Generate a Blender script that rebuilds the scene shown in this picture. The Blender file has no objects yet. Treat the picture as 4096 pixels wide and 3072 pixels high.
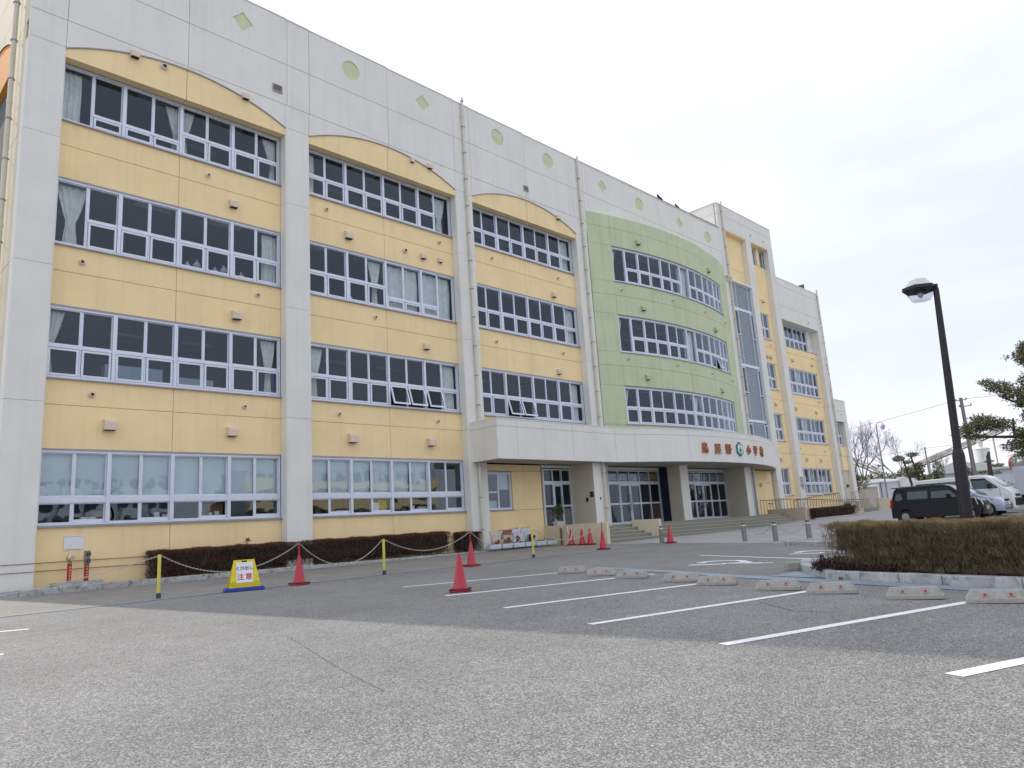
import bpy, math, random
from math import sin, cos, pi, sqrt, atan2, radians
from mathutils import Vector, Matrix, Euler
random.seed(7)
S = bpy.context.scene
COL = S.collection
# ------------------------------------------------------------------ camera
CAMP = Vector((0, -24.1255, 0.9787))
yaw, pitch, roll = radians(45.5276), radians(11.2369), radians(-3.7054)
fwd = Vector((sin(yaw)*cos(pitch), cos(yaw)*cos(pitch), sin(pitch)))
rt0 = Vector((cos(yaw), -sin(yaw), 0)); up0 = rt0.cross(fwd)
rt = cos(roll)*rt0 + sin(roll)*up0; upv = -sin(roll)*rt0 + cos(roll)*up0
cam = bpy.data.cameras.new('camera'); co = bpy.data.objects.new('camera', cam); COL.objects.link(co)
cam.sensor_width = 36; cam.lens = 25.940; cam.clip_end = 3000; cam.clip_start = 0.05
M = Matrix((( rt.x, upv.x, -fwd.x, CAMP.x), (rt.y, upv.y, -fwd.y, CAMP.y), (rt.z, upv.z, -fwd.z, CAMP.z), (0, 0, 0, 1)))
co.matrix_world = M; S.camera = co
# ------------------------------------------------------------------ sky + sun
EL = radians(38); AZ = atan2(-0.12, 1.0)
W = bpy.data.worlds.new('World'); S.world = W; W.use_nodes = True
wn = W.node_tree.nodes; wl = W.node_tree.links; wn.clear()
wo = wn.new('ShaderNodeOutputWorld'); bg = wn.new('ShaderNodeBackground'); bg.inputs[1].default_value = 0.1
sky = wn.new('ShaderNodeTexSky'); sky.sky_type = 'NISHITA'; sky.sun_disc = False
sky.sun_elevation = EL; sky.sun_rotation = AZ; sky.air_density = 1.0; sky.dust_density = 2.5; sky.ozone_density = 2.0
tc = wn.new('ShaderNodeTexCoord'); mp = wn.new('ShaderNodeMapping'); mp.inputs['Scale'].default_value = (1.0, 1.0, 3.2)
no = wn.new('ShaderNodeTexNoise'); no.inputs['Scale'].default_value = 1.5; no.inputs['Detail'].default_value = 6; no.inputs['Roughness'].default_value = 0.55
rp = wn.new('ShaderNodeMapRange'); rp.inputs[1].default_value = 0.35; rp.inputs[2].default_value = 0.7; rp.inputs[3].default_value = 0.70; rp.inputs[4].default_value = 0.97
mx = wn.new('ShaderNodeMix'); mx.data_type = 'RGBA'
sdv = wn.new('ShaderNodeVectorMath'); sdv.operation = 'DOT_PRODUCT'; sdv.inputs[1].default_value = (sin(AZ)*cos(EL), cos(AZ)*cos(EL), sin(EL))
dm = wn.new('ShaderNodeMath'); dm.operation = 'MAXIMUM'; dm.inputs[1].default_value = 0
dp = wn.new('ShaderNodeMath'); dp.operation = 'POWER'; dp.inputs[1].default_value = 1.6
da = wn.new('ShaderNodeMath'); da.operation = 'MULTIPLY_ADD'; da.inputs[1].default_value = .42; da.inputs[2].default_value = 1.0
cm = wn.new('ShaderNodeVectorMath'); cm.operation = 'SCALE'; cm.inputs[0].default_value = (10.3, 10.7, 12.1)
wl.new(tc.outputs['Generated'], mp.inputs[0]); wl.new(mp.outputs[0], no.inputs['Vector']); wl.new(no.outputs['Fac'], rp.inputs[0])
wl.new(tc.outputs['Generated'], sdv.inputs[0]); wl.new(sdv.outputs['Value'], dm.inputs[0]); wl.new(dm.outputs[0], dp.inputs[0]); wl.new(dp.outputs[0], da.inputs[0]); wl.new(da.outputs[0], cm.inputs['Scale']); wl.new(cm.outputs[0], mx.inputs[7]); wl.new(rp.outputs[0], mx.inputs[0]); wl.new(sky.outputs[0], mx.inputs[6]); wl.new(mx.outputs[2], bg.inputs[0]); wl.new(bg.outputs[0], wo.inputs[0])
sl = bpy.data.lights.new('sun', 'SUN'); sl.energy = 2.75; sl.angle = radians(0.6); sl.color = (1, 0.95, 0.86)
so = bpy.data.objects.new('sun', sl); COL.objects.link(so)
sd = Vector((sin(AZ)*cos(EL), cos(AZ)*cos(EL), sin(EL)))
so.rotation_euler = (-sd).to_track_quat('-Z', 'Y').to_euler()
S.view_settings.view_transform = 'Standard'; S.view_settings.look = 'None'; S.view_settings.exposure = 0.1; S.view_settings.gamma = 1; S.view_settings.use_curve_mapping = False
# ------------------------------------------------------------------ ground height
TX, TY = 0.00483058, 0.01606175
def cl(v, a, b): return min(max(v, a), b)
def gz(x, y): return TX*(cl(x, -20, 60)-15) + TY*(cl(y, -60, 5)+10) + .012*cl(x-28, 0, 32)
# ------------------------------------------------------------------ materials
def mat(name, c, rough=.7, metal=0, var=.06, scale=3, bump=0, bscale=60, streak=0, spec=.4, coat=0, c2=None, c2th=.6, trans=0):
    m = bpy.data.materials.new(name); m.use_nodes = True; n = m.node_tree.nodes; l = m.node_tree.links
    b = n['Principled BSDF']; b.inputs['Roughness'].default_value = rough; b.inputs['Metallic'].default_value = metal
    b.inputs['Specular IOR Level'].default_value = spec; b.inputs['Coat Weight'].default_value = coat
    g = n.new('ShaderNodeNewGeometry')
    t = n.new('ShaderNodeTexNoise'); t.inputs['Scale'].default_value = scale; t.inputs['Detail'].default_value = 5; t.inputs['Roughness'].default_value = .6
    l.new(g.outputs['Position'], t.inputs['Vector'])
    r = n.new('ShaderNodeMapRange'); r.inputs[1].default_value = .3; r.inputs[2].default_value = .7; r.inputs[3].default_value = 1-var; r.inputs[4].default_value = 1+var
    l.new(t.outputs['Fac'], r.inputs[0])
    v = n.new('ShaderNodeMix'); v.data_type = 'RGBA'; v.blend_type = 'MULTIPLY'; v.inputs[0].default_value = 1
    v.inputs[6].default_value = (*c, 1); l.new(r.outputs[0], v.inputs[7]); out = v.outputs[2]
    if c2:
        t3 = n.new('ShaderNodeTexNoise'); t3.inputs['Scale'].default_value = scale*2.3; t3.inputs['Detail'].default_value = 8; l.new(g.outputs['Position'], t3.inputs['Vector'])
        r3 = n.new('ShaderNodeMapRange'); r3.inputs[1].default_value = c2th-.12; r3.inputs[2].default_value = c2th+.12; l.new(t3.outputs['Fac'], r3.inputs[0])
        w = n.new('ShaderNodeMix'); w.data_type = 'RGBA'; w.inputs[7].default_value = (*c2, 1); l.new(r3.outputs[0], w.inputs[0]); l.new(out, w.inputs[6]); out = w.outputs[2]
    if streak:
        mpn = n.new('ShaderNodeMapping'); mpn.inputs['Scale'].default_value = (2.2, 2.2, .12); l.new(g.outputs['Position'], mpn.inputs[0])
        t2 = n.new('ShaderNodeTexNoise'); t2.inputs['Scale'].default_value = 1.6; t2.inputs['Detail'].default_value = 6; t2.inputs['Roughness'].default_value = .7; l.new(mpn.outputs[0], t2.inputs['Vector'])
        r2 = n.new('ShaderNodeMapRange'); r2.inputs[1].default_value = .5; r2.inputs[2].default_value = .8; r2.inputs[3].default_value = 1; r2.inputs[4].default_value = 1-streak; l.new(t2.outputs['Fac'], r2.inputs[0])
        v2 = n.new('ShaderNodeMix'); v2.data_type = 'RGBA'; v2.blend_type = 'MULTIPLY'; v2.inputs[0].default_value = 1; l.new(out, v2.inputs[6]); l.new(r2.outputs[0], v2.inputs[7]); out = v2.outputs[2]
    l.new(out, b.inputs['Base Color'])
    if bump:
        t4 = n.new('ShaderNodeTexNoise'); t4.inputs['Scale'].default_value = bscale; t4.inputs['Detail'].default_value = 4; l.new(g.outputs['Position'], t4.inputs['Vector'])
        bu = n.new('ShaderNodeBump'); bu.inputs['Strength'].default_value = bump; bu.inputs['Distance'].default_value = .01; l.new(t4.outputs['Fac'], bu.inputs['Height']); l.new(bu.outputs[0], b.inputs['Normal'])
    if trans:
        b.inputs['Subsurface Weight'].default_value = 0
    return m
def leafmat(name, c, c2, scale=6, tr=.25, rough=.55):
    m = mat(name, c, rough, var=.3, scale=scale, c2=c2, c2th=.5, spec=.3)
    n = m.node_tree.nodes; l = m.node_tree.links; b = n['Principled BSDF']
    src = b.inputs['Base Color'].links[0].from_socket
    t = n.new('ShaderNodeBsdfTranslucent'); l.new(src, t.inputs[0]); x = n.new('ShaderNodeMixShader'); x.inputs[0].default_value = tr
    l.new(b.outputs[0], x.inputs[1]); l.new(t.outputs[0], x.inputs[2]); l.new(x.outputs[0], n['Material Output'].inputs[0]); return m
def glassmat(name, tint=(.8, .86, .9), rough=.0, wave=.12, ior=1.5, boost=1.0):
    m = bpy.data.materials.new(name); m.use_nodes = True; n = m.node_tree.nodes; l = m.node_tree.links; n.clear()
    o = n.new('ShaderNodeOutputMaterial'); tr = n.new('ShaderNodeBsdfTransparent'); tr.inputs[0].default_value = (*tint, 1)
    gl = n.new('ShaderNodeBsdfGlossy'); gl.inputs['Roughness'].default_value = rough; gl.inputs[0].default_value = (.82, .92, 1, 1)
    lw = n.new('ShaderNodeLayerWeight'); lw.inputs[0].default_value = .5
    pw = n.new('ShaderNodeMath'); pw.operation = 'POWER'; pw.inputs[1].default_value = 5; l.new(lw.outputs['Facing'], pw.inputs[0])
    f0 = ((ior-1)/(ior+1))**2; fr = n.new('ShaderNodeMath'); fr.operation = 'MULTIPLY_ADD'; fr.inputs[1].default_value = 1-f0; fr.inputs[2].default_value = f0; l.new(pw.outputs[0], fr.inputs[0])
    mu = n.new('ShaderNodeMath'); mu.operation = 'MULTIPLY'; mu.inputs[1].default_value = boost; mu.use_clamp = True
    g = n.new('ShaderNodeNewGeometry'); t = n.new('ShaderNodeTexNoise'); t.inputs['Scale'].default_value = 1.1; t.inputs['Detail'].default_value = 2; l.new(g.outputs['Position'], t.inputs['Vector'])
    bu = n.new('ShaderNodeBump'); bu.inputs['Strength'].default_value = wave; bu.inputs['Distance'].default_value = .02; l.new(t.outputs['Fac'], bu.inputs['Height']); l.new(bu.outputs[0], gl.inputs['Normal'])
    mx = n.new('ShaderNodeMixShader'); l.new(fr.outputs[0], mu.inputs[0]); l.new(mu.outputs[0], mx.inputs[0]); l.new(tr.outputs[0], mx.inputs[1]); l.new(gl.outputs[0], mx.inputs[2]); l.new(mx.outputs[0], o.inputs[0]); return m
def aggmat(name, base, dark, light, sc=70, patch=.12, bump=.5):
    """exposed-aggregate asphalt: pale stones of several tones in a grey binder"""
    m = bpy.data.materials.new(name); m.use_nodes = True; n = m.node_tree.nodes; l = m.node_tree.links
    b = n['Principled BSDF']; b.inputs['Roughness'].default_value = .85; b.inputs['Specular IOR Level'].default_value = .25
    g = n.new('ShaderNodeNewGeometry')
    def vor(s, feat='F1'):
        v = n.new('ShaderNodeTexVoronoi'); v.inputs['Scale'].default_value = s; v.feature = feat; l.new(g.outputs['Position'], v.inputs['Vector']); return v
    v1 = vor(sc); v2 = vor(sc*.42)
    cr = n.new('ShaderNodeValToRGB'); e = cr.color_ramp; e.elements[0].color = (*dark, 1); e.elements[1].color = (*light, 1); e.elements[0].position = .1; e.elements[1].position = .95
    k = e.elements.new(.55); k.color = (*base, 1)
    sp = n.new('ShaderNodeSeparateColor'); l.new(v1.outputs['Color'], sp.inputs[0]); l.new(sp.outputs[0], cr.inputs[0])
    cr2 = n.new('ShaderNodeValToRGB'); cr2.color_ramp.elements[0].color = (.88, .87, .86, 1); cr2.color_ramp.elements[1].color = (1.12, 1.11, 1.1, 1)
    sp2 = n.new('ShaderNodeSeparateColor'); l.new(v2.outputs['Color'], sp2.inputs[0]); l.new(sp2.outputs[1], cr2.inputs[0])
    ma = n.new('ShaderNodeMix'); ma.data_type = 'RGBA'; ma.blend_type = 'MULTIPLY'; ma.inputs[0].default_value = 1; l.new(cr.outputs[0], ma.inputs[6]); l.new(cr2.outputs[0], ma.inputs[7])
    ds = n.new('ShaderNodeMapRange'); ds.inputs[1].default_value = .25; ds.inputs[2].default_value = .75; ds.inputs[3].default_value = 1.06; ds.inputs[4].default_value = .62; l.new(v1.outputs['Distance'], ds.inputs[0])
    mb = n.new('ShaderNodeMix'); mb.data_type = 'RGBA'; mb.blend_type = 'MULTIPLY'; mb.inputs[0].default_value = 1; l.new(ma.outputs[2], mb.inputs[6]); l.new(ds.outputs[0], mb.inputs[7])
    out = mb.outputs[2]
    for s, a, lo, hi in ((.35, patch, .35, .65), (1.7, patch*.6, .35, .65), (9, patch*.45, .4, .6)):
        t = n.new('ShaderNodeTexNoise'); t.inputs['Scale'].default_value = s; t.inputs['Detail'].default_value = 6; t.inputs['Roughness'].default_value = .65; l.new(g.outputs['Position'], t.inputs['Vector'])
        r = n.new('ShaderNodeMapRange'); r.inputs[1].default_value = lo; r.inputs[2].default_value = hi; r.inputs[3].default_value = 1-a; r.inputs[4].default_value = 1+a; l.new(t.outputs['Fac'], r.inputs[0])
        mc = n.new('ShaderNodeMix'); mc.data_type = 'RGBA'; mc.blend_type = 'MULTIPLY'; mc.inputs[0].default_value = 1; l.new(out, mc.inputs[6]); l.new(r.outputs[0], mc.inputs[7]); out = mc.outputs[2]
    l.new(out, b.inputs['Base Color'])
    bu = n.new('ShaderNodeBump'); bu.inputs['Strength'].default_value = bump; bu.inputs['Distance'].default_value = .008; bu.invert = True; l.new(v1.outputs['Distance'], bu.inputs['Height']); l.new(bu.outputs[0], b.inputs['Normal'])
    return m
K = {}
K['white'] = mat('white_stucco', (.78, .77, .715), .85, var=.04, scale=.8, bump=.25, bscale=90, streak=.10)
K['cream'] = mat('cream_stucco', (.68, .61, .45), .85, var=.04, scale=.9, bump=.2, bscale=90, streak=.06)
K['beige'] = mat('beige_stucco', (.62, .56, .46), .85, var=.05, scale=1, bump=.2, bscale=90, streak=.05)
K['yellow'] = mat('yellow_stucco', (.93, .725, .405), .82, var=.055, scale=.7, bump=.2, bscale=90, streak=.12)
K['ochre'] = mat('ochre_stucco', (.72, .40, .08), .82, var=.05, scale=.7, bump=.2, streak=.04)
K['green'] = mat('green_stucco', (.57, .62, .41), .85, var=.055, scale=.8, bump=.25, bscale=90, streak=.16)
K['lime'] = mat('pale_green_paint', (.60, .66, .42), .8, var=.06, scale=4)
K['joint'] = mat('joint_sealant', (.36, .31, .25), .9, var=.25, scale=5)
K['core'] = mat('concrete_core', (.33, .31, .28), .9)
K['alu'] = mat('aluminium_frame', (.67, .71, .80), .42, .25, var=.06, scale=6)
K['alu_dark'] = mat('dark_aluminium', (.22, .24, .29), .5, .3)
K['sill'] = mat('sill_metal', (.36, .35, .38), .5, .3, var=.12, scale=5)
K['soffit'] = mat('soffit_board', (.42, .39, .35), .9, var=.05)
K['glass'] = glassmat('window_glass', (.86, .90, .94), ior=1.50, boost=.85)
K['glass_gf'] = glassmat('ground_floor_glass', (.90, .93, .94), ior=1.6, wave=.2, boost=1.1)
K['blind'] = mat('roller_blind', (.62, .68, .68), .6, var=.08, scale=.8)
K['curtain'] = mat('cream_curtain', (.90, .85, .73), .9, var=.12, scale=5)
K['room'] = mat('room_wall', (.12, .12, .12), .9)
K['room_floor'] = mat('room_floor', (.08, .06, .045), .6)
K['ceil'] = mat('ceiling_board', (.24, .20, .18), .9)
K['cupboard'] = mat('pale_cupboard', (.50, .58, .60), .5)
K['whitething'] = mat('white_enamel', (.75, .78, .8), .4)
K['hood'] = mat('vent_hood_paint', (.72, .59, .48), .6, var=.08, scale=8)
K['hoodg'] = mat('green_hood_paint', (.46, .52, .34), .6, var=.08, scale=8)
K['crackm'] = mat('crack_filler', (.11, .11, .105), .9)
K['black'] = mat('black_rubber', (.02, .02, .022), .6)
K['pipe'] = mat('cream_pipe', (.66, .62, .53), .55, var=.05)
K['steel'] = mat('brushed_steel', (.27, .265, .26), .42, .6, var=.12, scale=9)
K['letter'] = mat('red_brown_letter', (.44, .12, .045), .55, var=.15, scale=8)
K['emb'] = mat('emblem_green', (.03, .19, .16), .5, var=.1)
K['panel'] = mat('translucent_panel', (.27, .32, .37), .35, var=.06, scale=2)
K['navy'] = mat('navy_panel', (.012, .016, .045), .4)
K['step'] = mat('washed_stone_steps', (.25, .245, .20), .85, var=.12, scale=25, bump=.6, bscale=160)
K['nosing'] = mat('step_nosing', (.37, .36, .30), .8, var=.08)
K['asphalt'] = aggmat('aggregate_asphalt', (.268, .266, .254), (.17, .169, .163), (.43, .422, .40), 92, .09)
K['pave'] = aggmat('walkway_asphalt', (.31, .295, .265), (.22, .21, .195), (.42, .40, .36), 90, .1, .25)
K['apron'] = aggmat('apron_concrete', (.44, .435, .43), (.37, .37, .36), (.53, .52, .51), 80, .08, .15)
K['gutter'] = mat('gutter_concrete', (.26, .32, .37), .85, var=.12, scale=4, bump=.2, bscale=120)
K['kerb'] = mat('kerb_concrete', (.42, .43, .42), .9, var=.22, scale=3.5, bump=.5, bscale=80, c2=(.15, .16, .13), c2th=.62)
K['soil'] = mat('garden_soil', (.09, .07, .05), .95, var=.3, scale=12, bump=.8, bscale=60)
K['paint'] = mat('road_paint', (.80, .80, .78), .7, var=.09, scale=14, c2=(.42, .42, .40), c2th=.68)
K['cone'] = mat('red_cone_plastic', (.47, .03, .05), .42, var=.1, scale=6, spec=.5)
K['cone_base'] = mat('dark_red_cone_base', (.40, .02, .03), .5, var=.15, scale=9)
K['yel'] = mat('yellow_plastic', (.72, .60, .02), .4, var=.08, scale=8)
K['yelpost'] = mat('faded_yellow_post', (.62, .55, .08), .5, var=.12, scale=8)
K['blue'] = mat('blue_plastic', (.03, .06, .34), .45)
K['dkblue'] = mat('dark_blue_rubber', (.04, .05, .09), .6)
K['chain'] = mat('grey_plastic_chain', (.52, .50, .44), .6, var=.1, scale=20)
K['wht'] = mat('white_plastic', (.78, .79, .80), .45, var=.03)
K['whtbox'] = mat('white_planter_plastic', (.66, .70, .76), .5, var=.08, scale=9)
K['blk'] = mat('black_print', (.01, .01, .012), .5)
K['redp'] = mat('red_print', (.55, .02, .03), .5)
K['stop'] = mat('wheel_stop_concrete', (.36, .345, .31), .9, var=.14, scale=14, bump=.5, bscale=110)
K['reflred'] = mat('red_reflector', (.42, .03, .02), .25)
K['twig'] = leafmat('hedge_twigs', (.13, .075, .055), (.06, .045, .036), 3, .15)
K['twigtop'] = leafmat('hedge_red_tips', (.26, .09, .05), (.15, .07, .04), 6, .15)
K['twig2'] = leafmat('hedge_brown_olive', (.27, .22, .12), (.135, .115, .06), 4, .24)
K['twig2top'] = leafmat('hedge_ochre_tips', (.46, .30, .14), (.27, .21, .085), 4, .25)
K['leafred'] = leafmat('dark_red_leaves', (.07, .02, .02), (.03, .02, .015), 8, .1)
K['pine'] = leafmat('pine_needles', (.15, .165, .10), (.24, .22, .09), 5, .3, .45)
K['green2'] = leafmat('dark_shrub_leaves', (.07, .10, .03), (.13, .13, .045), 2, .2)
K['moss'] = leafmat('moss_and_weeds', (.08, .10, .02), (.12, .11, .05), 6, .1)
K['bark'] = mat('brown_bark', (.085, .06, .05), .9, var=.3, scale=9, bump=.7, bscale=40)
K['barkg'] = mat('grey_brown_bark', (.115, .095, .085), .9, var=.2, scale=3)
K['lamp'] = mat('dark_brown_pole_paint', (.022, .017, .019), .5, var=.1, scale=5)
K['lampcap'] = mat('pale_lamp_cap', (.62, .62, .60), .4)
K['frost'] = glassmat('lamp_lens', (.80, .82, .84), .25, .1, 1.45)
K['carblack'] = mat('black_car_paint', (.006, .006, .008), .16, 0, var=.05, coat=0, spec=.22)
K['carsilver'] = mat('pale_blue_silver_paint', (.42, .46, .58), .3, .45, var=.03, coat=1)
K['carwhite'] = mat('white_van_paint', (.78, .78, .76), .35, 0, var=.03, coat=.6)
K['carglass'] = glassmat('car_glass', (.28, .36, .36), ior=1.6, boost=1.6, wave=.02)
K['cardark'] = mat('dark_car_trim', (.015, .015, .017), .5)
K['cabin'] = mat('car_interior', (.10, .11, .11), .8)
K['headl'] = mat('headlight_lens', (.75, .76, .78), .12, .2, spec=.8, coat=1)
K['tail'] = mat('tail_light_red', (.45, .015, .02), .2, coat=1)
K['plate'] = mat('yellow_plate', (.72, .55, .05), .5)
K['tyre'] = mat('tyre_rubber', (.018, .018, .018), .85)
K['hub'] = mat('wheel_steel', (.33, .33, .33), .5, .6)
K['shutter'] = mat('grey_shutter', (.36, .34, .32), .6, var=.05)
K['shedw'] = mat('pale_shed_wall', (.52, .55, .60), .7, var=.05)
K['metalroof'] = mat('grey_green_roof', (.20, .22, .21), .6, var=.1)
K['silo'] = mat('silo_paint', (.66, .68, .66), .5, var=.08, scale=1)
K['conv'] = mat('conveyor_steel', (.50, .46, .42), .6, var=.15, scale=2)
K['convrust'] = mat('conveyor_rust', (.24, .16, .12), .8, var=.2, scale=2)
K['concpole'] = mat('concrete_pole', (.26, .22, .21), .9, var=.1)
K['orange'] = mat('orange_enamel', (.75, .16, .05), .4)
K['mirror'] = mat('convex_mirror', (.6, .62, .64), .06, 1)
K['wire'] = mat('black_wire', (.05, .05, .055), .6)
K['rail'] = mat('rusty_brown_railing', (.16, .10, .075), .6, .2, var=.25, scale=12)
K['wallr'] = mat('retaining_wall_render', (.52, .45, .34), .88, var=.08, scale=2, bump=.3, streak=.08)
K['terra'] = mat('terracotta', (.34, .17, .09), .85, var=.15, scale=12)
K['redbrown'] = mat('red_brown_planter', (.33, .13, .10), .7, var=.1)
K['crow'] = mat('crow_feathers', (.008, .008, .010), .5)
K['gold'] = mat('brass', (.55, .48, .33), .3, .9)
K['paper'] = mat('pale_poster_paper', (.48, .47, .44), .8, var=.45, scale=9, c2=(.05, .05, .05), c2th=.6)
K['papery'] = mat('yellow_poster_paper', (.5, .42, .08), .8, var=.4, scale=9, c2=(.04, .04, .04), c2th=.58)
# ------------------------------------------------------------------ mesh builder
class MB:
    def __init__(s, T=None): s.v = []; s.f = []; s.T = T
    def add(s, vs, fs):
        o = len(s.v); s.v += [tuple(s.T(*p)) if s.T else tuple(p) for p in vs]; s.f += [tuple(i+o for i in f) for f in fs]; return s
    def box(s, x0, x1, y0, y1, z0, z1):
        return s.add([(x0,y0,z0),(x1,y0,z0),(x1,y1,z0),(x0,y1,z0),(x0,y0,z1),(x1,y0,z1),(x1,y1,z1),(x0,y1,z1)], [(0,3,2,1),(4,5,6,7),(0,1,5,4),(1,2,6,5),(2,3,7,6),(3,0,4,7)])
    def prism(s, pts, a, b, ax='y'):
        n = len(pts)
        def q(p, t): return {'y': (p[0], t, p[1]), 'z': (p[0], p[1], t), 'x': (t, p[0], p[1])}[ax]
        return s.add([q(p, a) for p in pts]+[q(p, b) for p in pts], [tuple(range(n)), tuple(range(2*n-1, n-1, -1))]+[(i, i+n, (i+1) % n+n, (i+1) % n) for i in range(n)])
    def tube(s, P, r, n=8, cap=True):
        P = [Vector(p) for p in P]; rs = r if isinstance(r, (list, tuple)) else [r]*len(P); vs = []; fs = []
        for i, p in enumerate(P):
            d = (P[min(i+1, len(P)-1)]-P[max(i-1, 0)]).normalized(); a = Vector((0, 0, 1)) if abs(d.z) < .9 else Vector((1, 0, 0))
            u = d.cross(a).normalized(); w = d.cross(u)
            vs += [p+rs[i]*(cos(2*pi*k/n)*u+sin(2*pi*k/n)*w) for k in range(n)]
        for i in range(len(P)-1):
            for k in range(n): fs.append((i*n+k, i*n+(k+1) % n, (i+1)*n+(k+1) % n, (i+1)*n+k))
        if cap: fs += [tuple(range(n-1, -1, -1)), tuple(range((len(P)-1)*n, len(P)*n))]
        return s.add(vs, fs)
    def lathe(s, prof, c=(0, 0, 0), n=16, ax='z'):
        vs = []; fs = []
        for r, h in prof:
            for k in range(n):
                a = 2*pi*k/n
                p = (r*cos(a), r*sin(a), h) if ax == 'z' else (r*cos(a), h, r*sin(a)) if ax == 'y' else (h, r*cos(a), r*sin(a))
                vs.append((p[0]+c[0], p[1]+c[1], p[2]+c[2]))
        for i in range(len(prof)-1):
            for k in range(n): fs.append((i*n+k, i*n+(k+1) % n, (i+1)*n+(k+1) % n, (i+1)*n+k))
        fs += [tuple(range(n-1, -1, -1)), tuple(range((len(prof)-1)*n, len(prof)*n))]
        return s.add(vs, fs)
    def build(s, name, m, parent=None, smooth=False, bevel=0, rel=None):
        me = bpy.data.meshes.new(name); off = Vector(rel) if rel else Vector((0, 0, 0))
        me.from_pydata([tuple(Vector(p)-off) for p in s.v] if rel else s.v, [], s.f); me.materials.append(m if not isinstance(m, str) else K[m]); me.validate()
        import bmesh
        bm = bmesh.new(); bm.from_mesh(me); bmesh.ops.recalc_face_normals(bm, faces=bm.faces); bm.to_mesh(me); bm.free()
        if smooth:
            me.shade_smooth()
            me.set_sharp_from_angle(angle=radians(38))
        o = bpy.data.objects.new(name, me); COL.objects.link(o)
        if rel: o.location = off
        if parent: o.parent = parent
        if bevel:
            bv = o.modifiers.new('bevel', 'BEVEL'); bv.width = bevel; bv.segments = 2; bv.limit_method = 'ANGLE'
        return o
def raw(name, v, f, m, parent=None, fast=True):
    me = bpy.data.meshes.new(name); me.from_pydata(v, [], f); me.materials.append(K[m]); o = bpy.data.objects.new(name, me); COL.objects.link(o)
    if parent: o.parent = parent
    return o
def empty(name, loc=(0, 0, 0), rz=0):
    o = bpy.data.objects.new(name, None); COL.objects.link(o); o.location = loc; o.rotation_euler = (0, 0, rz); o.empty_display_size = .2; return o
def tag(o, label=None, cat=None, group=None, kind=None):
    if label: o['label'] = label
    if cat: o['category'] = cat
    if group: o['group'] = group
    if kind: o['kind'] = kind
    return o
def children(o): return [c for c in bpy.data.objects if c.parent == o]
KID = {}
def copy_tree(o, parent=None):
    if o not in KID: KID[o] = children(o)
    c = o.copy(); COL.objects.link(c); c.parent = parent
    for ch in KID[o]: copy_tree(ch, c)
    return c
def textmesh(ch, size, depth, bold=0.0):
    c = bpy.data.curves.new('text', 'FONT'); c.body = ch; c.size = size; c.extrude = depth/2; c.offset = bold; c.align_x = 'CENTER'; c.resolution_u = 3
    o = bpy.data.objects.new('text', c); COL.objects.link(o); bpy.context.view_layer.update()
    dg = bpy.context.evaluated_depsgraph_get(); me = bpy.data.meshes.new_from_object(o.evaluated_get(dg)); bpy.data.objects.remove(o); bpy.data.curves.remove(c); return me
# ================================================================== SETTING
def sheet(name, poly, m, dz=0.0, step=None, lab=None):
    """a sheet that follows the ground: polygon clipped on a grid"""
    import bmesh
    bm = bmesh.new(); vs = [bm.verts.new((x, y, 0)) for x, y in poly]; bm.faces.new(vs)
    xs = [p[0] for p in poly]; ys = [p[1] for p in poly]
    for X in (-20, 28, 60):
        if min(xs) < X < max(xs): bmesh.ops.bisect_plane(bm, geom=bm.verts[:]+bm.edges[:]+bm.faces[:], plane_co=(X, 0, 0), plane_no=(1, 0, 0))
    for Y in (-60, 5):
        if min(ys) < Y < max(ys): bmesh.ops.bisect_plane(bm, geom=bm.verts[:]+bm.edges[:]+bm.faces[:], plane_co=(0, Y, 0), plane_no=(0, 1, 0))
    for v in bm.verts: v.co.z = gz(v.co.x, v.co.y)+dz
    bm.normal_update()
    for f in bm.faces:
        if f.normal.z < 0: f.normal_flip()
    me = bpy.data.meshes.new(name); bm.to_mesh(me); bm.free(); me.materials.append(K[m]); o = bpy.data.objects.new(name, me); COL.objects.link(o)
    return tag(o, lab, None, None, 'structure')
sheet('ground', [(-900, -900), (1400, -900), (1400, 1200), (-900, 1200)], 'asphalt', 0, lab='grey exposed aggregate asphalt of the car park')
sheet('walkway', [(-30, -6.9), (26.0, -6.9), (26.15, -.85), (-30, -.85)], 'pave', .004, lab='smoother brownish asphalt walkway along the school wall')
sheet('apron', [(26.15, -3.6), (25.75, -6.7), (25.3, -9.3), (24.15, -12.9), (23.0, -13.9), (24.2, -14.6), (31, -12.0), (60, -12.5), (90, -12.5), (90, 12), (64.6, 12), (64.6, .2), (26.15, .2)], 'apron', .004, lab='pale concrete apron in front of the entrance steps')
sheet('drain_strip', [(-30, -7.02), (25.7, -7.02), (25.7, -6.82), (-30, -6.82)], 'gutter', .008, lab='thin pale drain strip dividing walkway and car park')
sheet('gutter', [(14.75, -12.2), (13.95, -14.9), (13.25, -16.7), (12.72, -18.72), (12.1, -20.62), (11.55, -22.2), (11.0, -24.2), (10.6, -24.1), (11.15, -22.1), (11.72, -20.5), (12.3, -18.35), (12.95, -16.4), (13.55, -14.9), (14.4, -12.4)], 'gutter', .008, lab='blue grey concrete gutter beside the kerb')
sheet('gutter', [(13.05, -17.55), (13.9, -17.7), (13.4, -18.55), (12.8, -18.7)], 'gutter', .012, lab='short blue grey gutter slab at the planter corner')
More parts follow.
